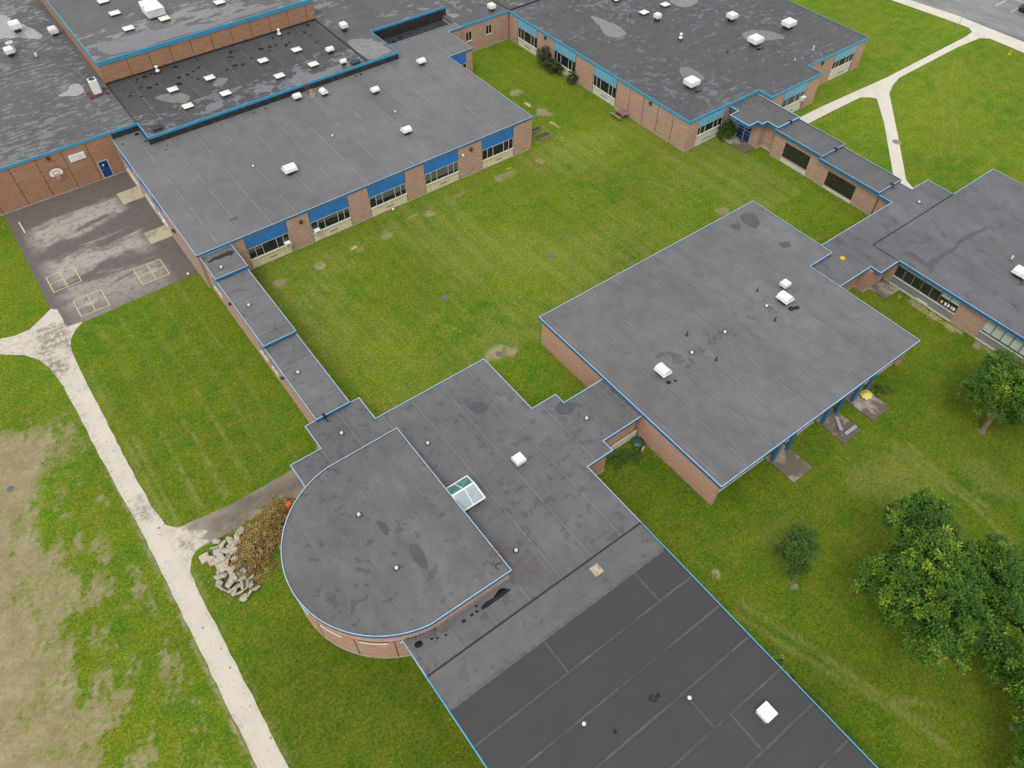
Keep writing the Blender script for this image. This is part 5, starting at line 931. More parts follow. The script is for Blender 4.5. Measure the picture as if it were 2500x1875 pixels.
# fan tower and condenser on the low hall
t = thing('exhaust_fan', 'tall white round topped fan behind a low white box at the far left', 'exhaust fan', (5.6, 113.9, 5.1)); mb = MB(); mb.cyl(5.6, 113.9, 5.1, 5.9, .38, .3, 20); mb.cyl(5.6, 113.9, 5.9, 6.2, .3, .52, 20); mesh_obj('housing', mb, 'white', t); mb = MB(); mb.tube([(5.6+.5*math.cos(a*math.pi/8), 113.9+.5*math.sin(a*math.pi/8), 6.22) for a in range(17)], .04, 5); mb.tube([(5.15, 113.9, 6.22), (6.05, 113.9, 6.22)], .03, 5); mb.tube([(5.6, 113.45, 6.22), (5.6, 114.35, 6.22)], .03, 5); mesh_obj('guard', mb, 'galv', t)
t = thing('condenser_unit', 'white box condenser with fan on rusty rails beside the high hall corner', 'air conditioner', (10.9, 97.0, 5.1)); mb = MB(); mb.box(10.5, 11.4, 96.5, 97.4, 5.35, 6.95); mesh_obj('case', mb, 'white', t, bevel=.02)
mb = MB(); mb.cyl(10.95, 96.95, 6.95, 6.98, .38, .38, 24); mb2 = MB(); mb2.cyl(10.95, 96.95, 6.98, 6.985, .33, .33, 24); mesh_obj('fan_guard', mb, 'grille', t); mesh_obj('fan', mb2, 'black', t)
mb = MB()
for yy in (96.4, 97.65): mb.tube([(9.9, yy, 5.3), (12.0, yy, 5.3)], .05, 5)
for xx in (10.0, 11.9): mb.tube([(xx, 96.2, 5.22), (xx, 97.8, 5.22)], .05, 5)
for q in range(7): mb.tube([(9.9, 96.5+q*.18, 5.33), (10.4, 96.5+q*.18, 5.33)], .025, 4)
mesh_obj('rail', mb, 'rust', t)
mb = MB()
for (xx, yy) in ((10.0, 96.3), (11.9, 96.3), (10.0, 97.7), (11.9, 97.7)): mb.box(xx-.12, xx+.12, yy-.12, yy+.12, 5.1, 5.2)
mesh_obj('foot_pad', mb, 'curb', t)
# flue box with ladder
t = thing('flue_box', 'beige flue box with a small rusty ladder leaning to the blue edge', 'flue', (31.75, 82.7, 4.2)); mb = MB(); mb.box(31.5, 32.0, 82.4, 82.95, 4.2, 5.0); mesh_obj('casing', mb, 'stone_pad', t); mb = MB(); ring(mb, [(31.5, 82.4), (32.0, 82.4), (32.0, 82.95), (31.5, 82.95)], 5.0, 5.06, .03, .08, (), 0); mesh_obj('rim', mb, 'rust', t)
t = thing('access_ladder', 'small rusty ladder between the classroom roof and the long blue edge', 'ladder', (31.7, 83.8, 4.2), 'rusty access ladders'); mb = MB()
for dx in (-.2, .2): mb.tube([(31.7+dx, 83.5, 4.2), (31.7+dx, 84.2, 5.6)], .03, 5)
mesh_obj('rail', mb, 'rust', t); mb = MB()
for i in range(5): mb.tube([(31.5, 83.56+.13*i, 4.35+.26*i), (31.9, 83.56+.13*i, 4.35+.26*i)], .022, 5)
mesh_obj('rung', mb, 'rust', t)
t = thing('access_ladder', 'rusty hooped ladder at the corner of the rounded hall', 'ladder', (14.2, 20.3, 3.0), 'rusty access ladders')
mb = MB()
for dy in (-.22, .22): mb.tube([(14.35, 20.3+dy, 3.0), (14.3, 20.3+dy, 4.9), (14.1, 20.3+dy, 5.1), (13.6, 20.3+dy, 5.1), (13.4, 20.3+dy, 4.3)], .028, 5)
mesh_obj('rail', mb, 'rust', t); mb = MB()
for i in range(5): mb.tube([(14.35, 20.08, 3.2+.28*i), (14.35, 20.52, 3.2+.28*i)], .02, 5)
mesh_obj('rung', mb, 'rust', t)
mb = MB(); mb.tube([(13.55+.22*math.cos(a), 19.6+.25*math.sin(a), 4.23) for a in [i*.45 for i in range(10)]], .025, 5); tag(mesh_obj('cable_loop', mb, 'black', origin=(13.55, 19.6, 4.2)), 'black cable loop lying near the corner of the rounded hall roof', 'cable')
# glass skylight on the middle roof
t = thing('glass_skylight', 'white framed gabled glass skylight with teal panes against the rounded hall', 'skylight', (15.1, 26.3, 3)); x0, x1, y0, y1, zb, zr, ym = 14.12, 16.25, 25.1, 27.5, 3.35, 4.35, 26.15
mb = MB(); mb.box(x0, x1-.06, y0+.05, y1-.05, 3.0, 3.35); mesh_obj('curb', mb, 'curb', t)
P_ = {'a': (x0, y0, zb), 'b': (x1, y0, zb), 'c': (x1, y1, zb), 'd': (x0, y1, zb), 'r0': (x0, ym, zr), 'r1': (x1-.25, ym, zr)}
for nm_, q, mt in (('pane', ('a', 'b', 'r1', 'r0'), 'skyglass'), ('pane', ('c', 'd', 'r0', 'r1'), 'skyglass_teal'), ('pane', ('b', 'c', 'r1'), 'skyglass')):
    mb = MB(); pts = [Vector(P_[k]) for k in q]; nr = (pts[1]-pts[0]).cross(pts[2]-pts[0]).normalized()
    mb.poly([tuple(v) for v in pts]); mb.poly([tuple(v-nr*.03) for v in reversed(pts)]); mesh_obj(nm_, mb, mt, t)
mb = MB()
def bar(p, q, r=.05): mb.tube([p, q], r, 4)
mid_f = lambda a, b_, k=.5: tuple(Vector(a)*(1-k)+Vector(b_)*k)
for p, q, r in (('a', 'b', .06), ('b', 'c', .07), ('c', 'd', .06), ('r0', 'r1', .085), ('b', 'r1', .075), ('c', 'r1', .075), ('a', 'r0', .05), ('d', 'r0', .05)): bar(P_[p], P_[q], r)
bar(mid_f(P_['a'], P_['b'], .5), mid_f(P_['r0'], P_['r1'], .55), .045); bar(mid_f(P_['d'], P_['c'], .45), mid_f(P_['r0'], P_['r1'], .5), .045); mesh_obj('frame', mb, 'white_clean', t)

# ------------------------------------------------------------------ things on the ground
def bench(cx, cy, ang, L, label):
    t = thing('bench', label, 'bench', (cx, cy, .12), 'grey benches on the slab'); u = Vector((math.cos(ang), math.sin(ang), 0)); v = Vector((-u.y, u.x, 0)); c0 = Vector((cx, cy, .12))
    def bx(m, a0, a1, b0, b1, z0, z1): m.hexa([tuple(c0+u*a+v*b_+Vector((0, 0, z0))) for a, b_ in ((a0, b0), (a1, b0), (a1, b1), (a0, b1))], [tuple(c0+u*a+v*b_+Vector((0, 0, z1))) for a, b_ in ((a0, b0), (a1, b0), (a1, b1), (a0, b1))])
    mb = MB(); bx(mb, -L/2, L/2, -.14, -.01, .42, .46); bx(mb, -L/2, L/2, .01, .14, .42, .46); mesh_obj('seat', mb, 'bench', t)
    for a in (-L*.4, L*.4): mb = MB(); bx(mb, a-.03, a+.03, -.13, -.08, 0, .42); bx(mb, a-.03, a+.03, .08, .13, 0, .42); bx(mb, a-.03, a+.03, -.08, .08, .36, .41); mesh_obj('leg', mb, 'galv', t)
bench(45.75, 14.35, math.atan2(1.15, .85), 1.45, 'grey bench set at an angle in the middle of the slab'); bench(46.0, 13.3, 0.0, 1.45, 'grey bench parallel to the outer edge of the slab')
# fallen yellow umbrella
t = thing('garden_umbrella', 'yellow umbrella lying open on the slab under the blue column', 'umbrella', (50.5, 15.0, .12)); mb = MB(); n = 8
c0 = (50.5, 15.0, .62); ringp = [(50.5+.62*math.cos(2*math.pi*i/n), 15.0+.55*math.sin(2*math.pi*i/n), .3+.1*math.sin(i*2.1)) for i in range(n)]
for i in range(n):
    a, b_ = ringp[i], ringp[(i+1) % n]; m_ = ((a[0]+b_[0])/2*.93+50.5*.07, (a[1]+b_[1])/2*.93+15*.07, (a[2]+b_[2])/2+.05); mb.poly([c0, a, m_]); mb.poly([c0, m_, b_]); mb.poly([a, (50.5, 15.0, .56), m_]); mb.poly([m_, (50.5, 15.0, .56), b_])
mesh_obj('canopy', mb, 'yellow', t); mb = MB(); mb.tube([(50.5, 15.0, .62), (50.1, 15.3, .14)], .025, 6); mesh_obj('pole', mb, 'galv', t)
# picnic table
t = thing('picnic_table', 'weathered picnic table with a red cloth against the long brick wall', 'picnic table', (63.5, 62.2, 0))
for k in range(5): mb = MB(); x = 63.25+k*.15; mb.box(x, x+.135, 61.2, 63.1, .71, .75); mesh_obj('table_plank', mb, 'wood_grey', t)
for x in (62.65, 64.1): mb = MB(); mb.box(x, x+.27, 61.2, 63.1, .42, .46); mesh_obj('seat', mb, 'wood_grey', t)
for y in (61.55, 62.75):
    mb = MB(); mb.tube([(62.85, y, 0), (63.5, y, .7)], .045, 4); mb.tube([(64.25, y, 0), (63.75, y, .7)], .045, 4); mb.tube([(62.6, y, .38), (64.4, y, .38)], .045, 4); mesh_obj('leg', mb, 'wood_grey', t)
mb = MB(); q = [(63.35+.6*i/6, 61.5+.75*j/6, .78+random.uniform(-.02, .05)) for i in range(7) for j in range(7)]; k = len(mb.v); mb.v += q
for i in range(6):
    for j in range(6): mb.f.append((k+i*7+j, k+(i+1)*7+j, k+(i+1)*7+j+1, k+i*7+j+1)); mb.mi.append(0)
tag(mesh_obj('red_cloth', mb, 'red', origin=(63.6, 61.9, .76)), 'crumpled red cloth lying on the picnic table', 'cloth')
# raised beds
def planter(x0, x1, y0, y1, h, label, g0=(0.09, .17, .015)):
    t = thing('raised_bed', label, 'raised bed', ((x0+x1)/2, (y0+y1)/2, 0), 'wooden raised beds'); mb = MB(); ring(mb, [(x0, y0), (x1, y0), (x1, y1), (x0, y1)], 0, h, .03, .04, (), 0); mesh_obj('frame', mb, 'wood_grey', t)
    mb = MB(); mb.box(x0+.02, x1-.02, y0+.02, y1-.02, 0, h-.06); so_ = mesh_obj('soil', mb, 'slab', t)
    mb = MB()
    for i in range(260):
        x, y = random.uniform(x0+.06, x1-.06), random.uniform(y0+.06, y1-.06); a = random.uniform(0, 6.28); l = random.uniform(.06, .14); hh = random.uniform(.04, .16)
        mb.quad((x, y, h-.06), (x+l*math.cos(a), y+l*math.sin(a), h-.06+hh*.5), (x+l*math.cos(a)*1.3, y+l*math.sin(a)*1.3, h-.06+hh), (x-.3*l*math.sin(a), y+.3*l*math.cos(a), h-.06+hh*.7))
    mesh_obj('plants', mb, paint('bed_greens', g0, .9, .4, 5), t)
planter(52.1, 53.75, 63.8, 64.7, .32, 'raised bed with yellowish plants, nearer of two by the classroom wing corner', (.17, .19, .05)); planter(52.3, 53.7, 65.75, 66.2, .24, 'low narrow raised bed, the farther of two by the corner of the classroom wing', (.10, .15, .03))
# hydrant
t = thing('fire_hydrant', 'yellow fire hydrant with a red top near the walkway corner', 'fire hydrant', (118.2, 41.3, 0)); mb = MB(); mb.cyl(118.2, 41.3, 0, .08, .2, .2, 14); mb.cyl(118.2, 41.3, .08, .5, .14, .13, 14); mb.tube([(117.95, 41.3, .36), (118.45, 41.3, .36)], .07, 8); mesh_obj('body', mb, 'yellow_paint', t); mb = MB(); mb.cyl(118.2, 41.3, .5, .58, .17, .15, 14); mb.cyl(118.2, 41.3, .58, .68, .15, .05, 14); mesh_obj('bonnet', mb, 'orange', t)
for x, y, r, lb in ((39.8, 46.6, .31, 'round grey drain cover in the middle of the courtyard lawn'), (27.55, 47.95, .32, 'round grey drain cover left of the courtyard middle'), (27.4, 38.65, .32, 'round metal cover inside the brown bare patch'), (-13.0, 50.5, .27, 'grey cover in the worn playing field'), (86.95, 37.6, .55, 'brown manhole cover set in the pale walkway')):
    t = thing('manhole_cover', lb, 'manhole cover', (x, y, 0), 'drain and manhole covers'); mb = MB(); mb.cyl(x, y, -.02, .03, r, r, 24); mesh_obj('frame', mb, 'manhole' if r < .5 else 'stone_pad', t); mb = MB(); mb.cyl(x, y, .03, .036, r*.86, r*.86, 24); mesh_obj('lid', mb, 'manhole' if r < .5 else 'wood_grey', t)
for x, y, lb in ((8.3, 66.45, 'small white ball on the asphalt near the corridor wall'), (30.6, 63.0, 'small white ball in the grass below the third window bay')):
    o = bpy.data.meshes.new('ball'); import bmesh; bm = bmesh.new(); bmesh.ops.create_icosphere(bm, subdivisions=3, radius=.13); bm.to_mesh(o); bm.free(); o.materials.append(M_['white_clean']); ob = bpy.data.objects.new('ball', o); col.objects.link(ob); ob.location = (x, y, .13); tag(ob, lb, 'ball', 'white balls')
# green tub lid and pale board in the nook
t = thing('garden_tub', 'dark green plastic tub lying in the nook beside the centre block', 'tub', (30.75, 24.3-.8, 0)); cx, cy = 30.72, 23.35; mb = MB(); mb.cyl(cx, cy, 0, .34, .42, .52, 22, cap=False); mb.cyl(cx, cy, .30, .36, .55, .56, 22, cap=False); mesh_obj('basin', mb, 'green_pl', t); mb = MB(); mb.cyl(cx+.02, cy, .3, .46, .55, .3, 22); mb.cyl(cx+.02, cy, .46, .5, .3, .08, 22); mesh_obj('lid', mb, 'green_pl', t)
mb = MB(); mb.hexa([(30.45, 22.45, .0), (30.95, 22.7, .0), (30.92, 22.78, .0), (30.42, 22.53, .0)], [(30.5, 22.5, .3), (30.9, 22.7, .3), (30.88, 22.76, .3), (30.47, 22.55, .3)]); tag(mesh_obj('pale_board', mb, 'offwhite', origin=(30.7, 22.6, 0)), 'short pale board leaning by the green tub', 'board')
# orange barrel behind the brush
t = thing('traffic_barrel', 'orange barrel half hidden behind the brush by the rounded hall', 'barrel', (4.35, 35.2, 0)); mb = MB(); mb.cyl(4.35, 35.15, 0, .9, .32, .27, 18); mb.cyl(4.35, 35.15, .9, .98, .27, .2, 18); mesh_obj('body', mb, 'orange', t); mb = MB(); mb.cyl(4.35, 35.15, .45, .58, .306, .297, 18); mesh_obj('band', mb, 'red', t)
# sign posts beside the parking lot
for x, y, h, lb in ((119.35, 50.2, 2.6, 'thin grey post beside the wide walk corner'), (118.7, 61.0, 2.4, 'thin grey post further up the walk at the top edge')):
    t = thing('sign_post', lb, 'post', (x, y, 0), 'thin posts by the parking lot walk'); mb = MB(); mb.cyl(x, y, 0, h, .04, .04, 8); mesh_obj('pole', mb, 'galv', t); mb = MB(); mb.box(x-.02, x+.06, y-.06, y+.06, h-.5, h); mesh_obj('sign_plate', mb, 'galv', t)
# parked car at the corner
t = thing('parked_car', 'black car in the parking lot at the top right corner', 'car', (133.7, 47.0, 0)); X0, Y0 = 131.4, 46.1
prof = [(0, .35), (.05, .75), (.25, .92), (1.1, .98), (1.6, 1.38), (2.2, 1.46), (3.2, 1.44), (4.0, 1.0), (4.45, .92), (4.5, .4), (4.3, .25), (.2, .25)]
mb = MB(); n = len(prof); k = len(mb.v)
for yy, ins in ((Y0, 0), (Y0+1.8, 0)):
    for (a, z) in prof: ins2 = .16 if z > 1.05 else 0; mb.v.append((X0+a, yy+(ins2 if yy == Y0 else -ins2), z))
for i in range(n): j = (i+1) % n; mb.f.append((k+i, k+j, k+n+j, k+n+i)); mb.mi.append(0)
mb.f.append(tuple(k+i for i in reversed(range(n)))); mb.mi.append(0); mb.f.append(tuple(k+n+i for i in range(n))); mb.mi.append(0); mesh_obj('body', mb, 'car', t, bevel=.05)
mb = MB(); mb.hexa([(X0+1.2, Y0+.2, 1.06), (X0+1.55, Y0+.2, 1.36), (X0+1.55, Y0+1.6, 1.36), (X0+1.2, Y0+1.6, 1.06)], [(X0+1.17, Y0+.2, 1.08), (X0+1.52, Y0+.2, 1.38), (X0+1.52, Y0+1.6, 1.38), (X0+1.17, Y0+1.6, 1.08)]); mesh_obj('rear_window', mb, 'glass', t)
for a in (.85, 3.6):
    for yy in (Y0-.02, Y0+1.62): mb = MB(); mb.tube([(X0+a, yy, .33), (X0+a, yy+.2, .33)], .33, 18); wh = mesh_obj('wheel', mb, 'tyre', t); mb = MB(); mb.tube([(X0+a, yy-.01, .33), (X0+a, yy+.21, .33)], .19, 14); mesh_obj('rim', mb, 'galv', wh)
for yy in (Y0+.12, Y0+1.45): mb = MB(); mb.box(X0-.02, X0+.1, yy, yy+.25, .72, .86); mesh_obj('tail_lamp', mb, 'red', t)

# ------------------------------------------------------------------ rubble
def chunk(x, y, z, sx_, sy_, sz, rot, label, mat, grp='broken concrete slabs heaped beside the brush'):
    mb = MB(); n = random.choice((4, 5, 5, 6)); an = sorted(random.uniform(0, 2*math.pi) if n > 4 else (i+.5+random.uniform(-.25, .25))*math.pi/2 for i in range(n)); 
    if n > 4: an = [(i+random.uniform(-.3, .3))*2*math.pi/n for i in range(n)]
    rr = [random.uniform(.8, 1.1) for _ in an]; q = Matrix.Rotation(rot[2], 3, 'Z') @ Matrix.Rotation(rot[0], 3, 'X') @ Matrix.Rotation(rot[1], 3, 'Y'); k = 0
    for zz in (-sz/2, sz/2):
        for a, r in zip(an, rr): s_ = r*(1 if zz < 0 else random.uniform(.9, 1.0)); mb.v.append(tuple(q @ Vector((sx_*s_*math.cos(a), sy_*s_*math.sin(a), zz+random.uniform(-.012, .012)))+Vector((x, y, z))))
    for i in range(n): mb.f.append((i, (i+1) % n, n+(i+1) % n, n+i)); mb.mi.append(0)
    mb.f.append(tuple(reversed(range(n)))); mb.mi.append(0); mb.f.append(tuple(n+i for i in range(n))); mb.mi.append(0)
    return tag(mesh_obj('concrete_chunk', mb, mat, origin=(x, y, z), bevel=.012), label, 'concrete chunk', grp)
RB = [(-1.53, 35.76, 1), (-1.71, 35.40, 0), (-.66, 35.22, 1), (-.11, 35.22, 1), (.27, 35.40, 2), (-1.24, 35.15, 1), (-.81, 34.72, 1), (-.27, 34.77, 1), (-1.88, 34.92, 0), (-1.81, 34.37, 1), (-1.25, 34.40, 1), (-.84, 34.19, 1), (-2.53, 34.26, 0), (-2.26, 34.10, 1), (-1.88, 34.02, 1), (-1.39, 33.90, 0), (-1.64, 33.50, 1), (-2.12, 33.69, 0), (-2.36, 33.20, 0), (-1.83, 33.16, 1), (-1.43, 32.85, 0), (-1.66, 32.35, 1), (-2.71, 32.49, 0), (-2.69, 31.94, 0), (-2.06, 31.88, 1), (-1.2, 31.75, 1), (-2.12, 31.24, 0), (-1.51, 30.93, 0), (-1.69, 31.35, 1), (-1.06, 31.39, 0), (-1.64, 32.85, 1), (-2.2, 32.75, 1), (-1.0, 33.5, 0), (-1.1, 32.9, 0), (-.7, 33.6, 0), (-2.45, 32.9, 0), (-2.3, 31.5, 0), (-1.9, 30.9, 0), (-1.35, 32.2, 1), (-1.5, 34.8, 0), (-.5, 34.3, 0), (-2.0, 33.3, 1), (-.9, 31.0, 0), (-.6, 31.6, 0), (-.4, 32.1, 0), (-1.3, 30.5, 0), (-.8, 30.6, 0), (-1.7, 30.4, 0), (-.95, 32.2, 1), (-1.45, 31.2, 1), (-2.4, 34.7, 0), (-1.7, 33.9, 2), (-1.5, 32.6, 2), (-1.75, 31.9, 2)]
for i, (x, y, l) in enumerate(RB):
    flat = random.random() < .5; rot = (random.uniform(-.25, .25), random.uniform(-.25, .25), random.uniform(0, 3.14)) if flat else (random.uniform(.5, 1.2)*random.choice((-1, 1)), random.uniform(-.4, .4), random.uniform(0, 6.28))
    chunk(x, y, .12+.2*l+random.uniform(0, .08)+max(0, .38-.22*math.hypot(x+1.7, (y-33.4)*.6)), random.uniform(.32, .56), random.uniform(.22, .40), random.uniform(.09, .14), rot, ('flat ' if flat else 'tilted ')+('brownish' if (cm := 'chunk' if random.random() < .7 else 'chunk_grey') == 'chunk' else 'grey')+' concrete slab '+('at the upper end of the rubble heap' if y > 34.6 else 'in the middle of the rubble heap' if y > 32.9 else 'at the lower tip of the rubble heap')+(', on top of others' if l == 2 or (l == 1 and i % 3 == 0) else ', at its edge' if l == 0 else ', among others'), cm)
mb = MB(); mb.box(-3.15, -2.4, 34.75, 35.5, 0, .14); mb.box(-3.12, -2.43, 34.72, 35.45, .145, .3)
o = tag(mesh_obj('paving_block', mb, 'chunk', origin=(-2.78, 35.1, 0), bevel=.02), 'square pale block standing apart on the grass left of the rubble heap', 'concrete block')

# ------------------------------------------------------------------ vegetation
def leafmat(name, ramp, rough=0.55, trans=0.0):
    b = NB(name); at = b.n('ShaderNodeAttribute', attribute_name='tone'); sc_ = b.n('ShaderNodeSeparateColor'); b.l(at.outputs['Color'], sc_.inputs[0])
    cr_ = b.n('ShaderNodeValToRGB'); b.l(sc_.outputs[0], cr_.inputs[0]); el = cr_.color_ramp.elements
    el[0].position = ramp[0][0]; el[0].color = ramp[0][1]+(1,); el[1].position = ramp[-1][0]; el[1].color = ramp[-1][1]+(1,)
    for p_, c_ in ramp[1:-1]: e = el.new(p_); e.color = c_+(1,)
    return b.fin(cr_.outputs[0], rough, 0.25)
M_['leaf'] = leafmat('leaves_broad', [(0, (0.03, 0.085, 0.010)), (.35, (0.060, 0.145, 0.013)), (.65, (0.11, 0.21, 0.015)), (.85, (0.19, 0.29, 0.018)), (1, (0.30, 0.36, 0.02))])
M_['leaf_small'] = leafmat('leaves_small_tree', [(0, (0.04, 0.085, 0.013)), (.6, (0.075, 0.15, 0.02)), (1, (0.12, 0.2, 0.03))])
M_['leaf_bush'] = leafmat('leaves_bush', [(0, (0.03, 0.05, 0.02)), (.6, (0.06, 0.095, 0.035)), (1, (0.12, 0.17, 0.07))])
M_['leaf_dead'] = leafmat('leaves_dead', [(0, (0.11, 0.06, 0.025)), (.3, (0.27, 0.17, 0.05)), (.6, (0.46, 0.33, 0.11)), (.8, (0.55, 0.44, 0.19)), (.9, (0.36, 0.13, 0.05)), (1, (0.15, 0.22, 0.03))])
M_['leaf_yellow'] = leafmat('leaves_yellowgreen', [(0, (0.05, 0.11, 0.015)), (.6, (0.12, 0.2, 0.02)), (1, (0.38, 0.36, 0.02))])
def leaf(mb, p, d, up, L, wd, tone):
    s_ = d.cross(up); s_ = s_.normalized() if s_.length > 1e-4 else Vector((1, 0, 0)); m = p+d*L*.45+Vector((0, 0, L*.06)); e = p+d*L-Vector((0, 0, L*.12)); k = len(mb.v)
    mb.v += [tuple(p), tuple(m-s_*wd/2), tuple(e), tuple(m+s_*wd/2)]; mb.f.append((k, k+1, k+2, k+3)); mb.mi.append(0); mb.c += [(tone, 0, 0, 1)]*4
def crown(lobes, nclump, per, L, wd, rs, spread=.55, tip=.12):
    """tufts of leaves spread through the outer shell of several lobes"""
    mb = MB(); rg = random.Random(rs); tot = sum(l[3]*l[4]*1.0 for l in lobes); up = Vector((0, 0, 1))
    for (cx, cy, cz, rx, rz) in lobes:
        ncl = int(nclump*rx*rz/tot); nsub = max(3, int(rx*rx*4.6)) if rx > 1.15 else 9
        for sl in range(nsub):
            th = sl*2.39996+rg.uniform(-.3, .3); u = 1-1.45*(sl+.5)/nsub+rg.uniform(-.08, .08); u = max(-.6, min(1, u)); s_ = math.sqrt(max(0, 1-u*u)); k = rg.uniform(.66, .98)
            C_ = Vector((cx+s_*math.cos(th)*rx*k, cy+s_*math.sin(th)*rx*k, cz+u*rz*k)); sr = rg.uniform(.40, .66)*min(1.0, rx*.5+.25); st = rg.gauss(0, .09)
            for i in range(max(1, ncl//nsub)):
                n_ = Vector((rg.gauss(0, 1), rg.gauss(0, 1), rg.gauss(.25, .8))).normalized(); c = C_+n_*sr*rg.uniform(.75, 1.1); c.z = max(.15, c.z)
                base = .34+st*1.4+rg.gauss(0, .10)+(.32 if rg.random() < tip else 0)
                for j in range(per):
                    d = Vector((rg.gauss(0, 1), rg.gauss(0, 1), rg.gauss(.15, .6))).normalized(); q = c+Vector((rg.gauss(0, 1), rg.gauss(0, 1), rg.gauss(0, .6)))*spread*.30
                    leaf(mb, q, (d+n_*.6).normalized(), up, L*rg.uniform(.6, 1.2), wd*rg.uniform(.7, 1.2), min(1, max(0, base+rg.gauss(0, .09))))
    return mb
def tree(name, label, base, h, lobes, mat, nclump, per, L, wd, r=.2, rs=1, group=None, cat='tree', spread=.55, tip=.12):
    t = thing(name, label, cat, (base[0], base[1], 0), group); mb = crown(lobes, nclump, per, L, wd, rs, spread, tip); mesh_obj('crown', mb, mat, t)
    mb = MB(); rg = random.Random(rs+50); x, y = base
    mb.tube([(x, y, 0), (x, y, .25), (x+.05, y+.03, h*.3), (x, y, h*.55)], [r*1.6, r*1.05, r*.85, r*.55], 9)
    for (cx, cy, cz, rx, rz) in lobes:
        for q in range(4):
            a = rg.uniform(0, 6.28); e = (cx+rx*.6*math.cos(a), cy+rx*.6*math.sin(a), cz+rz*rg.uniform(-.2, .5)); mb.tube([(x, y, h*rg.uniform(.22, .5)), ((x+e[0])/2, (y+e[1])/2, h*.3+e[2]*.35), e], [r*.45, r*.3, r*.08], 6)
    mesh_obj('trunk', mb, 'trunk', t); return t
tree('broadleaf_tree', 'large dark green tree on the lawn, the biggest crown in view', (36.2, 1.2), 9, [(36.3, 1.6, 5.6, 3.1, 3.0), (38.6, 3.9, 5.6, 2.2, 2.1), (34.0, 1.9, 4.7, 2.5, 2.1), (34.6, -.4, 5.6, 2.4, 2.2), (33.0, -1.6, 4.4, 1.8, 1.5), (39.9, 4.3, 5.2, 1.2, 1.2)], 'leaf', 1150, 30, .30, .125, .32, 3, 'broadleaf trees on the lawn')
tree('broadleaf_tree', 'broad green tree touching the right side of the biggest crown', (38.6, -3.4), 8, [(39.4, -1.8, 5.2, 2.4, 2.2), (37.4, -4.0, 5.0, 2.5, 2.2), (41.0, -.9, 4.6, 1.7, 1.6), (40.2, -5.0, 5, 2.4, 2.0)], 'leaf', 800, 30, .30, .125, .28, 5, 'broadleaf trees on the lawn')
tree('broadleaf_tree', 'round green tree with short pale trunk near the pale window strips', (55.45, 6.65), 6, [(57.6, 6.9, 3.7, 2.3, 1.9), (55.9, 8.1, 3.5, 1.9, 1.5), (58.6, 8.6, 3.6, 1.7, 1.4), (56.6, 5.4, 3.3, 1.7, 1.3), (60.0, 6.3, 3.7, 1.8, 1.5)], 'leaf', 700, 28, .29, .12, .22, 8, 'broadleaf trees on the lawn')
tree('broadleaf_tree', 'green tree cut by the right edge below the biggest crown', (35.2, -8.2), 6, [(36.0, -7.2, 4.0, 2.1, 1.8), (34.9, -8.6, 3.6, 1.6, 1.4)], 'leaf', 380, 28, .29, .12, .2, 11, 'broadleaf trees on the lawn')
tree('broadleaf_tree', 'green tree cut by the bottom right corner', (31.6, -11.0), 5, [(31.6, -10.6, 3.2, 2.0, 1.7), (30.6, -11.6, 3.0, 1.6, 1.3)], 'leaf', 300, 28, .29, .12, .2, 13, 'broadleaf trees on the lawn')
tree('young_tree', 'small thin crowned young tree with slender pale trunk left of the biggest tree', (31.4, 7.2), 4.6, [(31.9, 8.0, 2.9, 1.15, 1.2), (31.0, 7.8, 2.5, 1.0, .8), (32.6, 8.6, 3.4, .9, .9)], 'leaf_small', 210, 20, .26, .09, .09, 17, spread=.42, tip=.02)
tree('evergreen_bush', 'tallest grey green bush between the first two ribbed window bays', (63.7, 78.0), 2.6, [(63.7, 78.0, 1.3, .95, 1.25), (63.6, 77.4, .9, .8, .9)], 'leaf_bush', 150, 26, .20, .08, .08, 21, 'bushes along the east building', 'bush', .3, .1)
tree('evergreen_bush', 'second grey green bush touching the tallest one', (63.5, 75.9), 1.9, [(63.5, 75.9, .9, .9, .9), (63.8, 75.1, .8, .6, .7)], 'leaf_bush', 120, 26, .20, .08, .08, 22, 'bushes along the east building', 'bush', .3, .1)
tree('evergreen_bush', 'smallest bush below the second ribbed window bay', (63.9, 72.0), 1.5, [(63.85, 72.0, .75, .55, .8)], 'leaf_bush', 60, 26, .18, .07, .06, 23, 'bushes along the east building', 'bush', .3, .1)
tree('leafy_bush', 'dark leafy bush beside the blue double doors', (71.0, 51.0), 2.4, [(70.9, 50.9, 1.1, .85, 1.1), (70.5, 50.6, .6, .8, .6)], 'leaf_small', 130, 24, .24, .10, .08, 24, 'bushes along the east building', 'bush', .3, .05)
tree('shrub', 'bright yellow green shrub against the side of the dark roofed wing', (24.95, 3.9), 1.9, [(25.1, 3.9, 1.5, .5, .8), (25.2, 3.3, 1.0, .45, .7)], 'leaf_yellow', 60, 20, .22, .10, .05, 25, 'weeds along the dark roofed wing', 'shrub', .3, .5)
tree('shrub', 'low green weeds trailing down the side of the dark roofed wing', (25.3, 1.6), 1.0, [(25.2, 2.5, .4, .45, .5), (25.25, 1.5, .3, .45, .4), (25.4, .4, .3, .4, .35)], 'leaf_small', 110, 20, .16, .07, .04, 26, 'weeds along the dark roofed wing', 'shrub', .3, .1)
tree('shrub', 'low leafy weeds at the far edge of the umbrella slab', (52.3, 14.6), .8, [(52.0, 14.7, .15, .55, .3), (52.5, 14.2, .12, .5, .25)], 'leaf_yellow', 60, 18, .15, .07, .03, 27, None, 'shrub', .3, .05)
tree('shrub', 'dark weeds growing below the pale panel by the green tub', (29.0, 22.9), .7, [(28.6, 23.1, .15, .6, .3), (29.6, 22.6, .15, .7, .3), (27.9, 23.0, .12, .4, .25)], 'leaf_small', 90, 18, .16, .07, .03, 28, None, 'shrub', .3, .05)
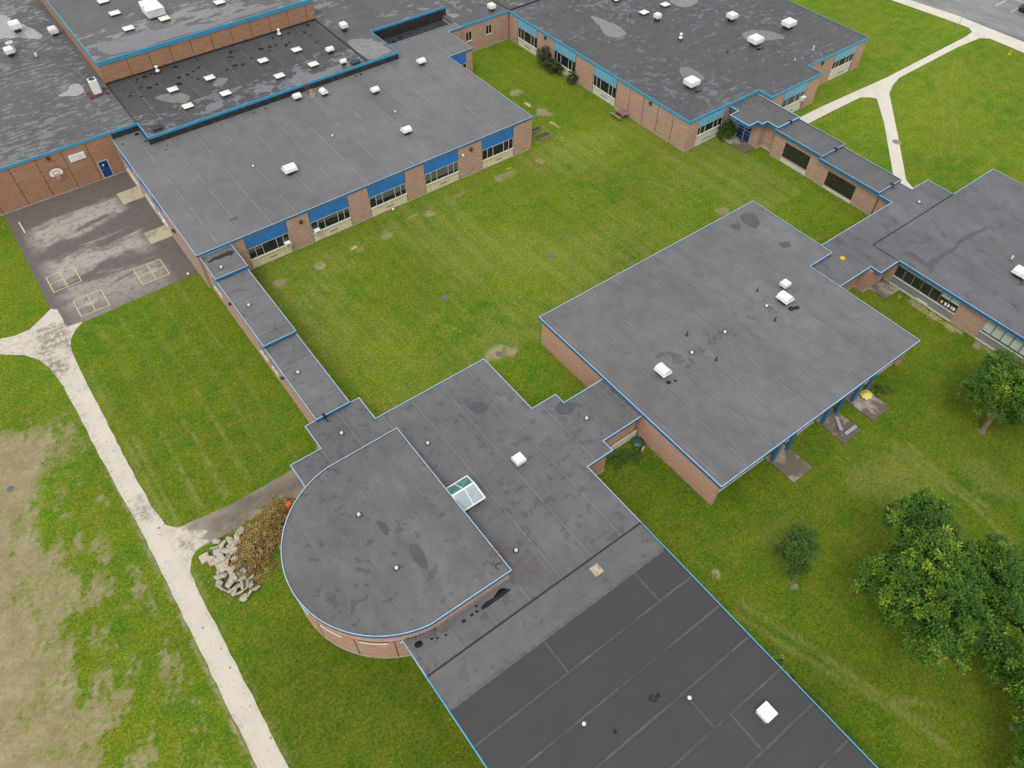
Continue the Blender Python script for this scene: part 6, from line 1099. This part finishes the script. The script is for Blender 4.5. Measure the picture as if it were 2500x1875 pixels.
# dead brush pile
t = thing('brush_pile', 'heap of brown dead branches and leaves beside the rounded hall', 'brush pile', (1.5, 33.4, 0))
mb = MB(); tw = MB(); rg = random.Random(31)
for i in range(900):
    u = rg.random(); cx = -1.0+5.0*u+rg.gauss(0, .35); yc = 32.7+2.8*u; y = yc+rg.gauss(0, .8)*(1.3-.8*u)*1.3; hh = max(.05, (1.35-abs(y-yc)*.7))*rg.uniform(.25, 1.0)*(.75+.35*math.sin(cx*3.1+y*2.3))
    if y < 30.7 or (cx+.3 < 0 and y > 35.9): continue
    if math.hypot(cx-DC[0], y-DC[1]) < DR+.15: continue
    base = Vector((cx, y, hh)); bt = rg.random(); a = rg.gauss(4.0, .9); ax = Vector((math.cos(a), math.sin(a), rg.gauss(.15, .3))).normalized(); Lb = rg.uniform(.4, 1.1)
    if i % 3 == 0: tw.tube([tuple(base-ax*Lb*.6-Vector((0, 0, .2))), tuple(base+ax*Lb*.6)], [.025, .008], 4)
    for j in range(22):
        q = base+ax*Lb*rg.uniform(-.5, .6)+Vector((rg.gauss(0, .07), rg.gauss(0, .07), rg.gauss(0, .06))); d = (ax+Vector((rg.gauss(0, .8), rg.gauss(0, .8), rg.gauss(0, .5)))).normalized()
        tone = .12+.6*bt+rg.gauss(0, .12)
        if bt > .93: tone = .9+rg.gauss(0, .03)
        if .88 < bt <= .93 or (y > 35.2 and rg.random() < .12): tone = 1.0
        leaf(mb, q, d, Vector((0, 0, 1)), rg.uniform(.09, .19), rg.uniform(.04, .085), min(1, max(0, tone)))
mesh_obj('dead_leaves', mb, 'leaf_dead', t); mesh_obj('branches', tw, 'trunk', t)
mb = MB()
for i in range(500):
    x, y = rg.gauss(-2.5, .45), rg.gauss(32.2, .9); d = Vector((rg.gauss(0, 1), rg.gauss(0, 1), rg.uniform(0, .6))).normalized(); leaf(mb, Vector((x, y, .03)), d, Vector((0, 0, 1)), .12, .05, rg.random())
tag(mesh_obj('leaf_litter', mb, 'leaf_dead', origin=(-2.5, 32.2, 0)), 'scattered dead leaves around the rubble', 'leaf litter', kind='stuff')
